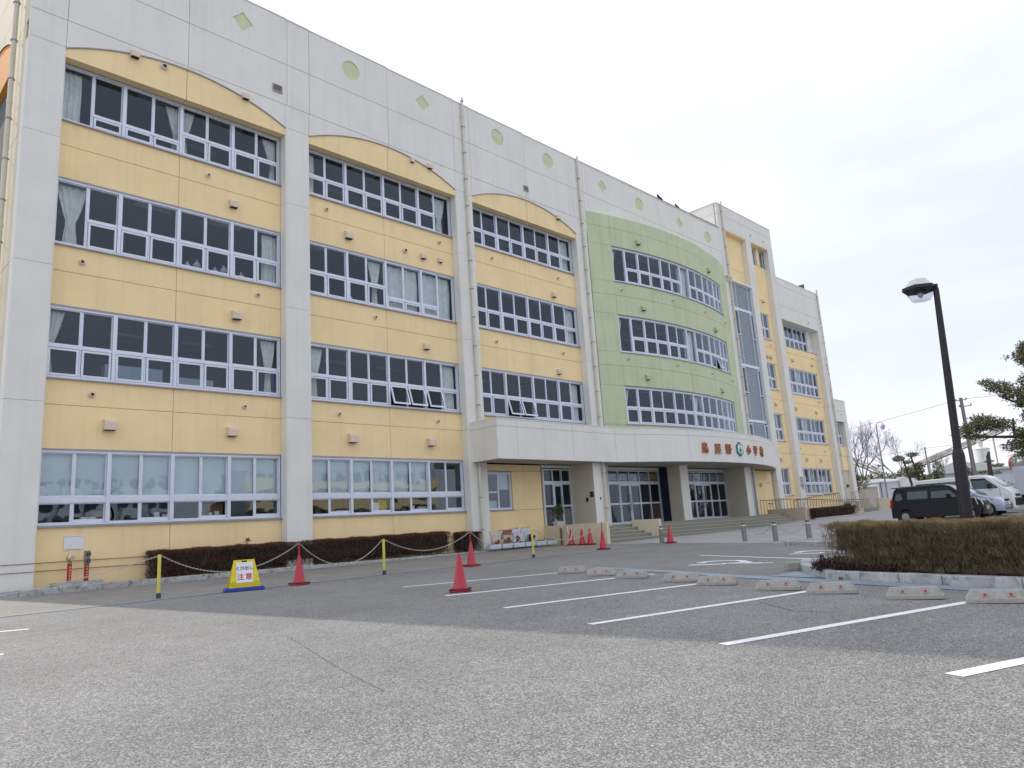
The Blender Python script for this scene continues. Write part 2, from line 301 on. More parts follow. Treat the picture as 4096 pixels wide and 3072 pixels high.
# painted markings
BD = Vector((.934, -.356)).normalized(); BN = Vector((-BD.y, BD.x))
def line(a, b, w=.13, name='parking_line'):
    a = Vector(a); b = Vector(b); d = (b-a).normalized(); n = Vector((-d.y, d.x))*w/2
    return sheet(name, [tuple(a-n), tuple(b-n), tuple(b+n), tuple(a+n)], 'paint', .004, lab='white painted parking line')
for a, b in (((9.71, -10.97), (14.04, -12.62)), ((8.76, -13.51), (13.2, -14.95)), ((7.86, -15.95), (12.4, -17.19)), ((7.07, -18.22), (11.75, -19.38)), ((6.55, -20.27), (11.1, -21.65))): line(a, b)
line((6.16, -22.33), tuple(Vector((6.16, -22.33))+BD*5), .15)
line((3.12, -10.03), tuple(Vector((3.12, -10.03))-BD*5)); line((2.23, -12.9), tuple(Vector((2.23, -12.9))-BD*5)); line((1.35, -15.9), tuple(Vector((1.35, -15.9))-BD*5))
line((18.63, -12.77), (16.5, -18.4))
def wheelchair(p0, p1, side):
    p0 = Vector(p0); p1 = Vector(p1); d = (p1-p0); L = d.length; d.normalize(); n = Vector((-d.y, d.x))*side
    def q(u, v): return p0+d*u*L+n*v*L
    v = []; f = []
    def strip(P, w):
        P = [q(*t) for t in P]; o = len(v)
        for i, p in enumerate(P):
            t = (P[min(i+1, len(P)-1)]-P[max(i-1, 0)]).normalized(); m = Vector((-t.y, t.x))*w/2
            for s in (m, -m): v.append((p.x+s.x, p.y+s.y, gz(p.x+s.x, p.y+s.y)+.0045))
        for i in range(len(P)-1): f.append((o+2*i, o+2*i+1, o+2*i+3, o+2*i+2))
    strip([(.34+.26*cos(a), .30+.30*sin(a)) for a in [radians(t) for t in range(-40, 200, 12)]], .20)
    strip([(.98, .08), (.86, .07), (.60, .10), (.44, .14)], .24); strip([(.66, .10), (.66, .34)], .18); strip([(.44, .14), (.42, .02), (.14, -.04), (.02, -.02)], .20); strip([(.60, .10), (.60, .20), (.52, .26)], .16)
    c = len(v); v.append((*q(.92, .08), 0)); v[-1] = (v[-1][0], v[-1][1], gz(v[-1][0], v[-1][1])+.0045)
    for k in range(12):
        p = q(.92, .08)+.075*L*Vector((cos(k*pi/6), sin(k*pi/6))); v.append((p.x, p.y, gz(p.x, p.y)+.0045))
    for k in range(12): f.append((c, c+1+k, c+1+(k+1) % 12))
    return tag(raw('wheelchair_mark', v, f, 'paint'), 'white painted wheelchair symbol on the asphalt', kind='structure')
wheelchair((15.45, -14.35), (16.0, -16.2), 1); wheelchair((18.9, -15.2), (19.4, -17.0), 1)
# crack in the asphalt
def crack(P, w, lab):
    v = []; f = []; r = random.Random(3); pts = []
    for i in range(len(P)-1):
        a = Vector(P[i]); b = Vector(P[i+1]); k = max(2, int((b-a).length/.12))
        for j in range(k): pts.append(a.lerp(b, j/k)+Vector((r.uniform(-.008, .008), r.uniform(-.008, .008))))
    for i, p in enumerate(pts):
        t = (pts[min(i+1, len(pts)-1)]-pts[max(i-1, 0)]).normalized(); m = Vector((-t.y, t.x))*w*r.uniform(.2, .6)
        for s in (m, -m): v.append((p.x+s.x, p.y+s.y, gz(p.x, p.y)+.0025))
    for i in range(len(pts)-1): f.append((2*i, 2*i+1, 2*i+3, 2*i+2))
    tag(raw('crack', v, f, 'crackm'), lab, kind='structure')
crack([(4.76, -15.25), (4.33, -16.55), (3.89, -17.9), (3.55, -19.09)], .011, 'thin dark crack in the sunlit asphalt')
crack([(9.6, -19.1), (8.9, -19.9), (9.0, -20.6)], .012, 'thin crack between the parking lines')
# ================================================================== KERBS (one stone per object)
def kerb(name, P, h, w, L, m='kerb', lab='', base=None, tint=None):
    root = empty(name, (P[0][0], P[0][1], gz(*P[0]))); tag(root, lab, None, None, 'structure'); root.location = (0, 0, 0); n = 0
    for i in range(len(P)-1):
        a = Vector(P[i]); b = Vector(P[i+1]); d = (b-a); k = max(1, round(d.length/L)); st = d/k; n2 = Vector((-d.y, d.x)).normalized()*w
        for j in range(k):
            p = a+st*j+st.normalized()*.006; q = a+st*(j+1)-st.normalized()*.006; mb = MB(); e = random.uniform(-.004, .004)
            r = [p, q, q+n2, p+n2]; c = .012
            zb = [gz(t.x, t.y)-.06 for t in r]; ht = h if not callable(h) else h(p.x)
            zt = [gz(t.x, t.y)+ht+e for t in r]
            top = [p+n2.normalized()*c, q+n2.normalized()*c, q+n2, p+n2]
            vs = [(t.x, t.y, z) for t, z in zip(r, zb)]+[(t.x, t.y, z-c) for t, z in zip(r, zt)]+[(t.x, t.y, z) for t, z in zip(top, zt)]
            mb.add(vs, [(0, 3, 2, 1), (0, 1, 5, 4), (1, 2, 6, 5), (2, 3, 7, 6), (3, 0, 4, 7), (4, 5, 9, 8), (5, 6, 10, 9), (6, 7, 11, 10), (7, 4, 8, 11), (8, 9, 10, 11)])
            mb.build('kerb_stone', m, root)
    return root
hk = lambda x: .165-.007*max(0, x-6)
kerb('kerb', [(26.0, -.72), (4.9, -.72), (-8, -.72)][::-1], hk, .13, 1.0, lab='grey kerb stones along the planting strip under the school wall')
sheet('planting_strip', [(-8, -.6), (26.0, -.6), (26.0, .1), (-8, .1)], 'soil', .075, lab='strip of bare soil between kerb and wall')
kerb('kerb', [(13.3, -17.6), (13.3, -17.6+.001)], .13, .15, .6, lab='x') if False else None
kerb('planter_kerb', [(10.6, -25.4), (11.13, -23.9), (11.85, -21.69), (12.1, -20.66), (12.74, -18.7)][::-1], .135, -.18, .62, lab='pale concrete kerb around the hedge island beside the gutter') if False else None
def kerbR(*a, **k): return kerb(*a, **k)
kerbR('planter_kerb', [(12.74, -18.7), (12.1, -20.66), (11.85, -21.69), (11.1, -24.2), (10.8, -25.4)], .145, .18, .75, lab='pale concrete kerb around the hedge island beside the gutter')
kerbR('planter_kerb', [(15.2, -17.2), (13.95, -17.75), (12.9, -18.62)], .145, .18, .75, lab='kerb on the far left edge of the hedge island')
sheet('planter_soil', [(12.92, -18.75), (14.0, -17.9), (15.2, -17.4), (18.5, -19.5), (18.5, -25.4), (11.0, -25.4), (12.05, -21.7), (12.3, -20.6)], 'soil', .11, lab='dark soil of the hedge island')
kerbR('island_kerb', [(23.0, -13.15), (22.35, -14.3), (21.7, -15.8), (20.8, -18.0)], .125, .16, .62, lab='low grey kerb of the far traffic island behind the bollards')
sheet('island_soil', [(23.2, -13.2), (25.0, -13.4), (24.0, -16), (22.5, -18.5), (21.0, -18.0), (22.5, -14.4)], 'apron', .09, lab='concrete top of the far traffic island')
kerbR('island_kerb', [(25.0, -13.3), (23.05, -13.1)], .125, .16, .62, lab='near end of the low grey kerb beside the steel bollards')
kerbR('hedge_kerb', [(46.6, -3.45), (52.3, -4.35)], .09, .15, .9, lab='low kerb under the small clipped hedge by the ramp') if False else None
# ================================================================== SCHOOL
school = empty('school_building', (25, 0, .2)); school.location = (0, 0, 0)
tag(school, 'long four storey pale school building with yellow bays and a green bowed bay', 'school building')
def PB(name, m, mb, parent=school, **k): return mb.build(name, m, parent, **k)
G = .007
def panel(x0, x1, z0, z1, y, m='white', d=.16, T=None, parent=school, name='wall_panel', poly=None):
    mb = MB(T); c = .008
    if poly is None:
        a0, a1, b0, b1 = x0+G, x1-G, z0+G, z1-G
        vs = [(a0+c, y, b0+c), (a1-c, y, b0+c), (a1-c, y, b1-c), (a0+c, y, b1-c), (a0, y+c, b0), (a1, y+c, b0), (a1, y+c, b1), (a0, y+c, b1), (a0, y+d, b0), (a1, y+d, b0), (a1, y+d, b1), (a0, y+d, b1)]
        mb.add(vs, [(0, 1, 2, 3), (0, 4, 5, 1), (1, 5, 6, 2), (2, 6, 7, 3), (3, 7, 4, 0), (4, 8, 9, 5), (5, 9, 10, 6), (6, 10, 11, 7), (7, 11, 8, 4)])
    else: mb.prism(poly, y, y+d)
    return mb.build(name, m, parent)
def arcpts(xa, xb, zs, crown, n=24):
    L = (xb-xa)/2; R = (L*L+crown*crown)/(2*crown); cx = (xa+xb)/2
    return lambda x: zs+sqrt(max(R*R-(x-cx)**2, 0))-(R-crown)
bays = [(5.3, 12.72), (13.72, 21.25), (22.3, 29.9)]
TOP = 21.35
core = MB()
# structural core: slabs, back and partition walls behind the facade
for a, b in ((4.45, 46.2),):
    core.box(a, b, -.22, -.12, 16.5, 21.3); core.box(a, b, -.1, 13.6, 20.3, 20.6)
    core.box(a, b, 13.4, 13.7, 0, 21.3)
core.box(46.2, 54.4, 12.0, 12.3, 0, 23.0); core.box(46.3, 54.3, -.1, 12, 22.6, 22.8); core.box(54.5, 61.9, -.1, 12, 18.4, 18.6); core.box(54.5, 62, 12, 12.3, 0, 19); core.box(62.1, 64.5, -.1, 8, 9.6, 9.8); core.box(62.1, 64.5, 8, 8.3, 0, 9.9)
core.box(61.75, 62.05, .0, 12, 0, 19.0); core.box(64.3, 64.6, -.1, 8, 0, 9.9)
core.box(46.3, 46.5, -.1, 12, 20.0, 22.9); core.box(54.2, 54.45, -.1, 12, 18, 22.9)
PB('structure_wall', 'core', core)
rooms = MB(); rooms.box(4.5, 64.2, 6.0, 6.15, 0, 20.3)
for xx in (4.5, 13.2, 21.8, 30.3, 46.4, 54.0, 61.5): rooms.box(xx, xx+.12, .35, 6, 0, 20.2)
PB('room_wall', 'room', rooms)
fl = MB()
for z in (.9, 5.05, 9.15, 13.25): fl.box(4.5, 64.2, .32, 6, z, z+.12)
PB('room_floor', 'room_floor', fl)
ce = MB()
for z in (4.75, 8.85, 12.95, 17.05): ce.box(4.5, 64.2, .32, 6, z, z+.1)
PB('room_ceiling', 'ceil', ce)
for z in (4.72, 8.82, 12.92, 17.02):
    for a, b in ((4.6, 13), (13.4, 21.6), (22, 30.1), (30.6, 46)):
        for i in range(int((b-a)/2.6)):
            for yy in (1.3, 3.6): MB().box(a+.8+2.6*i, a+2.0+2.6*i, yy, yy+.22, z-.07, z).build('ceiling_light', 'whitething', school)
# backing behind the joints so that no gap shows the sky
bk = MB()
for (a, b) in bays:
    for z0, z1 in ((0, 1.9), (4.12, 6.18), (8.42, 10.3), (12.5, 14.38)): bk.box(a-.2, b+.2, .03, .28, z0, z1)
for xx in (4.4, 12.85, 21.35, 30.0): bk.box(xx, xx+.72 if xx > 5 else xx+.8, -.3, .28, 0, 17.4)
bk.box(4.4, 46.1, -.36, -.2, 17.75, 21.3)
PB('joint_backing', 'joint', bk)
# pilasters in storey-high lifts
zj = [.05, 5.41, 9.49, 13.58, 16.66]
def pilaster(xa, xb, zz, y=-.4, m='white', d=.42):
    for i in range(len(zz)-1):
        mb = MB(); c = .03; z0, z1 = zz[i]+G*.7, zz[i+1]-G*.7
        mb.prism([(xa, y+d), (xa, y+c), (xa+c, y), (xb-c, y), (xb, y+c), (xb, y+d)], z0, z1, 'z'); PB('pilaster', m, mb)
for xa, xb in ((4.3, 5.3), (12.72, 13.72), (21.25, 22.3), (29.9, 30.87)): pilaster(xa, xb, zj)
# parapet zone
cols = [4.3, 5.3, 9.03, 12.79, 13.75, 17.55, 21.3, 22.33, 26.1, 29.9, 30.87, 34.7, 38.5, 42.3, 46.15]
marks = {(9.03, 12.79): (11.0, 20.4, 'd'), (13.75, 17.55): (15.72, 20.4, 'c'), (17.55, 21.3): (19.52, 20.4, 'd'), (22.33, 26.1): (24.25, 20.38, 'c'), (26.1, 29.9): (28.0, 20.34, 'c'), (30.87, 34.7): (32.7, 20.28, 'd'), (34.7, 38.5): (36.34, 20.2, 'c'), (38.5, 42.3): (40.84, 20.12, 'd'), (42.3, 46.15): (44.37, 20.0, 'c')}
def top_at(x): return 21.42-.009*(x-4)
def niche_panel(x0, x1, z0, z1, y, cx, cz, kind, d=.16):
    angs = [2*pi*k/40 for k in range(40)]+[atan2(zz-cz, xx-cx) % (2*pi) for xx in (x0+G, x1-G) for zz in (z0+G, z1-G)]
    angs = sorted(set(round(a, 5) for a in angs)); n = len(angs); inn = []; outr = []
    for a in angs:
        c, s = cos(a), sin(a)
        r = .42 if kind == 'c' else .40/(abs(c)+abs(s))
        inn.append((cx+r*c, cz+r*s))
        tx = ((x1-G-cx) if c > 0 else (x0+G-cx))/c if abs(c) > 1e-6 else 1e9; tz = ((z1-G-cz) if s > 0 else (z0+G-cz))/s if abs(s) > 1e-6 else 1e9
        t = min(tx, tz); outr.append((cx+t*c, cz+t*s))
    mb = MB(); vs = [(p[0], y, p[1]) for p in inn]+[(p[0], y, p[1]) for p in outr]+[(p[0], y+.10, p[1]) for p in inn]+[(p[0], y+d, p[1]) for p in outr]; fs = []
    for i in range(n):
        j = (i+1) % n; fs += [(i, j, n+j, n+i), (i, 2*n+i, 2*n+j, j), (n+i, n+j, 3*n+j, 3*n+i)]
    mb.add(vs, fs); o = mb.build('wall_panel', 'white', school)
    m2 = MB(); m2.add([(p[0], y+.032, p[1]) for p in inn], [tuple(range(n))]); m2.add([(p[0], y+.038, p[1]) for p in inn], [tuple(range(n-1, -1, -1))]); m2.build('diamond_niche' if kind == 'd' else 'round_niche', 'lime', school)
PNL = {}
for i in range(len(cols)-1):
    x0, x1 = cols[i], cols[i+1]
    if (x0, x1) in marks: cx, cz, kd = marks[(x0, x1)]; niche_panel(x0, x1, 19.36, top_at((x0+x1)/2), -.4, cx, cz, kd)
    else: panel(x0, x1, 19.36, top_at((x0+x1)/2), -.4)
    panel(x0, x1, 17.61, 19.36, -.4)
panel(4.3, 5.3, 16.66, 17.61, -.4); panel(30.87, 46.15, 17.0, 17.61, -.4)
for xa, xb in ((12.72, 13.72), (21.25, 22.3), (29.9, 30.87)): panel(xa, xb, 16.66, 17.61, -.4)
cop = MB(); cop.box(4.28, 46.1, -.42, 0.05, 21.0, 21.02); 
cp2 = MB()
for i in range(14): cp2.box(cols[i]+.004, cols[i+1]-.004, -.42, .06, top_at((cols[i]+cols[i+1])/2), top_at((cols[i]+cols[i+1])/2)+.05)
PB('coping', 'white', cp2)
# arch zones: white spandrel above the curve, yellow segment below it
for k, (a, b) in enumerate(bays):
    mid = (a+b)/2; f = arcpts(a, b, 16.66, .86); N = 18
    for u0, u1 in ((a, mid), (mid, b)):
        xs = [u0+(u1-u0)*i/N for i in range(N+1)]
        g0 = u0+G if u0 == mid else u0+.002; g1 = u1-G if u1 == mid else u1-.002
        xs[0] = g0; xs[-1] = g1
        poly = [(x, f(x)) for x in xs]+[(g1, 17.61-G), (g0, 17.61-G)]
        mb = MB(); n = len(poly)
        vs = [(x, -.4, f(x)) for x in xs]+[(x, -.4, 17.61-G) for x in xs]+[(x, -.24, f(x)) for x in xs]+[(x, -.24, 17.61-G) for x in xs]; fs = []; q = N+1
        for i in range(N): fs += [(i, i+1, q+i+1, q+i), (i, 2*q+i, 2*q+i+1, i+1)]
        fs += [(0, q, 3*q, 2*q), (N, 2*q+N, 3*q+N, q+N)]
        mb.add(vs, fs); PB('wall_panel', 'white', mb)
        # yellow arch face, soffit included
        vs = [(x, -.36, min(f(x)-.006, 17.6)) for x in xs]+[(x, -.36, 16.36) for x in xs]+[(x, .1, 16.40) for x in xs]; fs = []
        for i in range(N): fs += [(i, q+i, q+i+1, i+1), (q+i, 2*q+i, 2*q+i+1, q+i+1)]
        MB().add(vs, fs).build('arch_fascia', 'yellow', school)
    # dark drip line along the arch
    xs = [a+(b-a)*i/36 for i in range(37)]
    vs = []; fs = []
    for x in xs: vs += [(x, -.408, f(x)-.028), (x, -.408, f(x)+.004), (x, -.36, f(x)+.004), (x, -.36, f(x)-.028)]
    for i in range(36):
        for j in range(4): fs.append((4*i+j, 4*i+(j+1) % 4, 4*i+4+(j+1) % 4, 4*i+4+j))
    MB().add(vs, fs).build('arch_drip_edge', 'sill', school)
# yellow spandrel walls
for k, (a, b) in enumerate(bays):
    mid = (a+b)/2+(-.04)
    bands = [(.05, 1.9), (4.12, 5.41), (5.41, 6.18), (8.42, 9.49), (9.49, 10.3), (12.5, 13.58), (13.58, 14.38)]
    for z0, z1 in bands:
        if k == 2 and z1 < 5: continue
        for u0, u1 in ((a, mid), (mid, b)): panel(u0, u1, z0, z1, 0, 'yellow', .2)
# side wall in sun (X = 4.3), with its own arch
TS = lambda u, y, z: (4.3+(y+.4), u, z)
for z0, z1 in ((.05, 5.41), (5.41, 9.49), (9.49, 13.58), (13.58, 17.3)): panel(.03, 1.45, z0, z1, -.4, 'cream', T=TS)
fS = arcpts(1.45, 9.0, 17.15, 1.5)
xs = [1.45+(9-1.45)*i/20 for i in range(21)]
for z0, z1 in ((18.65, 20.0), (20.0, 21.4)):
    for u0, u1 in ((-.23, 1.45), (1.45, 5.2), (5.2, 9), (9, 13.7)): panel(u0, u1, z0, z1, -.4, 'cream', T=TS)
panel(-.23, 1.45, 17.3, 18.65, -.4, 'cream', T=TS); panel(9, 13.7, 0, 18.65, -.4, 'cream', T=TS)
mb = MB(TS); q = 21
mb.add([(x, -.4, fS(x)) for x in xs]+[(x, -.4, 18.64) for x in xs], [(i, i+1, q+i+1, q+i) for i in range(20)]); PB('wall_panel', 'cream', mb)
mb = MB(TS); mb.add([(x, -.36, fS(x)) for x in xs]+[(x, -.36, 16.75) for x in xs]+[(x, .1, 16.75) for x in xs], [f_ for i in range(20) for f_ in ((i, i+1, q+i+1, q+i), (q+i, q+i+1, 2*q+i+1, 2*q+i))]); PB('arch_fascia', mat('orange_stucco', (.72, .30, .06), .8), mb)
mb = MB(TS); mb.box(1.45, 9, -.02, .1, 0, 16.8); PB('side_wall', 'yellow', mb)
mb = MB(); mb.box(4.28, 4.5, .06, 13.7, 21.35, 21.47); PB('coping', 'cream', mb)
# ------------------------------------------------------------------ windows
def bowT(cx, R, y0):
    """x runs along the arc, y is the depth behind the face"""
    def T(x, y, z):
        a = math.asin((x-cx)/R) if abs(x-cx) < R else 0
        return (cx+(R-y)*sin(a), y0+R-(R-y)*cos(a), z)
    return T
def frame_box(mb, x0, x1, y0, y1, z0, z1): mb.box(x0, x1, y0, y1, z0, z1)
PANECOUNT = 0
def pane(x0, x1, z0, z1, y, win, T, m='glass', name='pane', tilt=0):
    global PANECOUNT; PANECOUNT += 1
    mb = MB(T)
    if tilt:
        d = sin(tilt)*(z1-z0); c = cos(tilt)*(z1-z0)
        mb.add([(x0, y-d, z1-c), (x1, y-d, z1-c), (x1, y, z1), (x0, y, z1), (x0, y-d+.006, z1-c), (x1, y-d+.006, z1-c), (x1, y+.006, z1), (x0, y+.006, z1)], [(0, 1, 2, 3), (7, 6, 5, 4)])
    else: mb.add([(x0, y, z0), (x1, y, z0), (x1, y, z1), (x0, y, z1), (x0, y+.006, z0), (x1, y+.006, z0), (x1, y+.006, z1), (x0, y+.006, z1)], [(0, 1, 2, 3), (7, 6, 5, 4), (0, 4, 5, 1), (2, 6, 7, 3)])
    return mb.build(name, m, win)
def curtain(x0, x1, z0, z1, win, T, shape='gather', y=.34, side='l'):
    mb = MB(T); nx = 22; nz = 14; vs = []; fs = []
    for j in range(nz+1):
        t = j/nz; z = z0+(z1-z0)*t
        if shape == 'gather': w = .30+.70*abs(t-.42)**.8*1.5 if t > .42 else .30+.45*(.42-t)
        else: w = 1
        w = min(w, 1)
        for i in range(nx+1):
            s = i/nx
            if side == 'l': x = x0+(x1-x0)*(s*w + (0.12*(1-w)))
            elif side == 'r': x = x1-(x1-x0)*(s*w + (0.12*(1-w)))
            else: x = x0+(x1-x0)*(.5+(s-.5)*w)
            vs.append((x, y+.035*sin(s*nx*1.15+.6*sin(j*.5)), z))
    for j in range(nz):
        for i in range(nx): a = j*(nx+1)+i; fs.append((a, a+1, a+nx+2, a+nx+1))
    mb.add(vs, fs); return mb.build('curtain', 'curtain', win, smooth=True)
def window(xs, z0, z1, kinds, T=None, y=.03, curtains=(), opens=(), gm='glass', main=None, blinds=False, thick=True, low=None):
    """xs: mullion positions; kinds per light: T transom at 43%, L low transom, F full height, B blank, G ground floor type"""
    n = len(xs)-1; fr = MB(T); main = main if main is not None else [i for i in range(n+1) if i % 2 == 0]
    X0, X1 = xs[0], xs[-1]; yf = y; seg = 1 if T is None else 1
    def hbar(a, b, za, zb, ya, yb):
        k = 1 if T is None else max(1, int((b-a)/.5))
        for i in range(k): fr.box(a+(b-a)*i/k, a+(b-a)*(i+1)/k, ya, yb, za, zb)
    hbar(X0, X1, z1-.06, z1, yf, yf+.14); hbar(X0, X1, z0, z0+.06, yf, yf+.14)
    for i, x in enumerate(xs):
        if i in (0, n): w = .05; xx = x+.03*(1 if i == 0 else -1); fr.box(xx-.03, xx+.03, yf, yf+.14, z0+.06, z1-.06)
        elif i in main: fr.box(x-.05, x+.05, yf-.01, yf+.14, z0+.06, z1-.06)
        else: fr.box(x-.024, x+.024, yf+.035, yf+.12, z0+.06, z1-.06)
    H = z1-z0; lights = []
    for i, kd in enumerate(kinds):
        a = xs[i]+(.055 if i in main else .026); b = xs[i+1]-(.055 if (i+1) in main else .026)
        if i == 0: a = xs[0]+.06
        if i == n-1: b = xs[-1]-.06
        back = .05 if i % 2 == 0 else .075
        if kd == 'F': lights.append((a, b, z0+.06, z1-.06, 'f', back, i)); continue
        if kd == 'T': zt = z0+H*.44; th = .085
        elif kd == 'L': zt = z0+H*.24; th = .085
        elif kd == 'G': zt = z0+H*.335; th = .17
        elif kd == 'M': zt = z0+H*.40; th = .12
        hbar(xs[i]+.0, xs[i+1], zt-th/2, zt+th/2, yf+.004, yf+.135)
        lights.append((a, b, zt+th/2, z1-.06, 'u', back, i)); lights.append((a, b, z0+.06, zt-th/2, 'l', back, i))
    w = None; sashes = []
    for a, b, c, d, kd, back, i in lights:
        sw = .03 if kd != 'l' or kinds[i] == 'G' else .075
        if kd == 'l' and kinds[i] == 'G': sw = .03
        sb = .03 if kd != 'u' else .045
        if kd == 'l' and kinds[i] in 'TLM' and thick:
            op = i in opens
            if op:
                sashes.append((a, b, c, d, sw, i)); continue
            fr.box(a+.012, b-.012, yf+.01, yf+.06, c+.012, c+sw); fr.box(a+.012, b-.012, yf+.01, yf+.06, d-sw, d-.012)
            fr.box(a+.012, a+sw, yf+.01, yf+.06, c+sw, d-sw); fr.box(b-sw, b-.012, yf+.01, yf+.06, c+sw, d-sw)
            lights_p = (a+sw, b-sw, c+sw, d-sw, yf+.035)
        else:
            bs = .10 if (kd == 'l' and kinds[i] == 'G' and i % 2 == 1) else sb
            fr.box(a, b, yf+back-.012, yf+back+.03, c, c+bs); fr.box(a, b, yf+back-.012, yf+back+.03, d-sw, d)
            fr.box(a, a+sw, yf+back-.012, yf+back+.03, c+bs, d-sw); fr.box(b-sw, b, yf+back-.012, yf+back+.03, c+bs, d-sw)
            lights_p = (a+sw, b-sw, c+bs, d-sw, yf+back)
        sashes.append(lights_p)
    win = fr.build('window', 'alu', school)
    for s in sashes:
        if len(s) == 5: pane(s[0], s[1], s[2], s[3], s[4], win, T, gm)
        else:
            a, b, c, d, sw, i = s; tl = radians(17); sb = MB(T)
            def tb(x0, x1, h0, h1):
                P = []
                for yy in (0, .045):
                    for (x, h) in ((x0, h0), (x1, h0), (x1, h1), (x0, h1)): P.append((x, yf+.01+yy-sin(tl)*(h), d-.01-cos(tl)*(h)))
                sb.add(P, [(0, 1, 2, 3), (7, 6, 5, 4), (0, 4, 5, 1), (1, 5, 6, 2), (2, 6, 7, 3), (3, 7, 4, 0)])
            h = d-c-.02
            tb(a+.012, b-.012, 0, sw); tb(a+.012, b-.012, h-sw, h); tb(a+.012, a+sw, sw, h-sw); tb(b-sw, b-.012, sw, h-sw)
            sb.build('open_sash', 'alu', win)
            P = [(x, yf+.03-sin(tl)*hh, d-.01-cos(tl)*hh) for hh in (h-sw, sw) for x in (a+sw, b-sw)]
            MB(T).add([P[0], P[1], P[3], P[2]], [(0, 1, 2, 3)]).build('pane', gm, win)
    sl = MB(T); k = 1 if T is None else 26
    for i in range(k):
        a = X0-.06+(X1-X0+.12)*i/k; b = X0-.06+(X1-X0+.12)*(i+1)/k
        sl.add([(a, y-.11, z0-.055), (b, y-.11, z0-.055), (b, y-.11, z0-.02), (a, y-.11, z0-.02), (a, y+.1, z0-.055), (b, y+.1, z0-.055), (b, y+.1, z0+.002), (a, y+.1, z0+.002)], [(0, 1, 2, 3), (3, 2, 6, 7), (0, 4, 5, 1), (0, 3, 7, 4), (1, 5, 6, 2)])
    sl.build('sill', 'sill', win)
    hd = MB(T)
    for i in range(k):
        a = X0+(X1-X0)*i/k; b = X0+(X1-X0)*(i+1)/k; hd.box(a, b, y-.02, y+.1, z1, z1+.045)
    hd.build('head_flashing', 'sill', win)
    for c in curtains: curtain(c[0], c[1], z0+.04, z1-.1, win, T, c[2], y+.26, c[3] if len(c) > 3 else 'l')
    if blinds:
        for i in range(n):
            if kinds[i] == 'G' and i not in (blinds if isinstance(blinds, tuple) else ()):
                mb = MB(T); mb.box(xs[i]+.03, xs[i+1]-.03, y+.17, y+.175, z0+H*.335+random.uniform(-.01, .03), z1-.05); mb.build('roller_blind', 'blind', win)
    return win
def even(a, b, n=8): return [a+(b-a)*i/n for i in range(n+1)]
B1, B2, B3 = [(a+.02, b-.02) for a, b in bays]
w41 = window(even(*B1), 14.42, 16.36, 'FLLLTTTT', curtains=((5.35, 5.95, 'straight'), (8.55, 9.02, 'gather', 'r'), (9.1, 9.55, 'gather', 'l'), (12.1, 12.66, 'gather', 'r')))
w31 = window(even(*B1), 10.34, 12.46, 'FTTTTTTT', curtains=((5.4, 6.3, 'gather', 'c'), (12.1, 12.68, 'straight')))
w21 = window(even(*B1), 6.22, 8.38, 'TTTTTTTT', curtains=((5.3, 5.85, 'gather', 'l'), (12.05, 12.65, 'gather', 'c')))
w11 = window(even(*B1), 1.94, 4.08, 'GGGGGGGG', gm='glass_gf', blinds=True)
w42 = window(even(*B2), 14.42, 16.36, 'TTTTTTTF', curtains=((13.8, 14.3, 'straight'), (20.3, 21.15, 'gather', 'c')))
w32 = window(even(*B2), 10.34, 12.46, 'TTTTLLLF', curtains=((13.75, 14.1, 'gather', 'l'), (16.75, 17.4, 'gather', 'c'), (17.6, 19.3, 'straight'), (19.4, 21.15, 'straight')))
w22 = window(even(*B2), 6.22, 8.38, 'TTTTTTTT', opens=(4, 5, 6), curtains=((13.75, 14.6, 'gather', 'c'), (20.5, 21.15, 'straight')))
w12 = window(even(*B2), 1.94, 4.08, 'GGGGGGGG', gm='glass_gf', blinds=(6, 7))
w43 = window(even(*B3), 14.42, 16.36, 'TTTTTTTT', curtains=((22.3, 22.75, 'gather', 'l'), (29.1, 29.8, 'straight')))
w33 = window(even(*B3), 10.34, 12.46, 'TTTTTTTT', curtains=((29.2, 29.8, 'straight'),))
w23 = window(even(*B3), 6.22, 8.38, 'TTTTTTTT', opens=(2, 3), curtains=((29.1, 29.7, 'straight'), (22.3, 22.6, 'gather', 'l')))
# things on the sills inside
def inside(win, name, m, boxes):
    for b in boxes: MB().box(*b).build(name, m, win)
inside(w21, 'cupboard', 'cupboard', [(7.15, 8.9, .8, 1.2, 6.3, 6.95), (9.25, 10.6, .8, 1.2, 6.3, 6.75)])
for i in range(7):
    x = 9.5+i*.32; MB().lathe([(.02, 0), (.1, .02), (.13, .1), (.08, .2), (.03, .24), (.03, .3)], (x, .5, 10.5+.12*(i % 3 == 1)), 10).build('lamp_shade', 'whitething', w31, smooth=True)
inside(w11, 'box', 'whitething', [(6.55, 6.72, .3, .45, 2.02, 2.17), (6.75, 6.95, .3, .45, 2.02, 2.16), (8.6, 8.75, .3, .4, 2.02, 2.25), (8.85, 9.0, .32, .42, 2.02, 2.2), (10.3, 10.42, .3, .4, 2.02, 2.2), (10.5, 10.65, .3, .4, 2.02, 2.24)])
inside(w11, 'desk', 'terra', [(6.9, 7.4, .5, .9, 2.02, 2.35), (10.1, 10.9, .6, .9, 2.0, 2.5)])
inside(w12, 'bookshelf', 'yel', [(17.1, 17.5, .5, .7, 2.0, 2.5)]); inside(w12, 'box', 'whitething', [(15.1, 15.7, .3, .5, 2.0, 2.15), (16.7, 17.0, .3, .5, 2.0, 2.4), (18.6, 18.75, .3, .5, 2.0, 2.25), (19.0, 19.4, .35, .5, 2.0, 2.2)])
inside(w32, 'bottle', 'whitething', [(13.95, 14.3, .4, .6, 10.4, 10.62), (14.9, 15.2, .4, .6, 10.4, 10.6), (15.8, 16.05, .4, .6, 10.4, 10.7)])
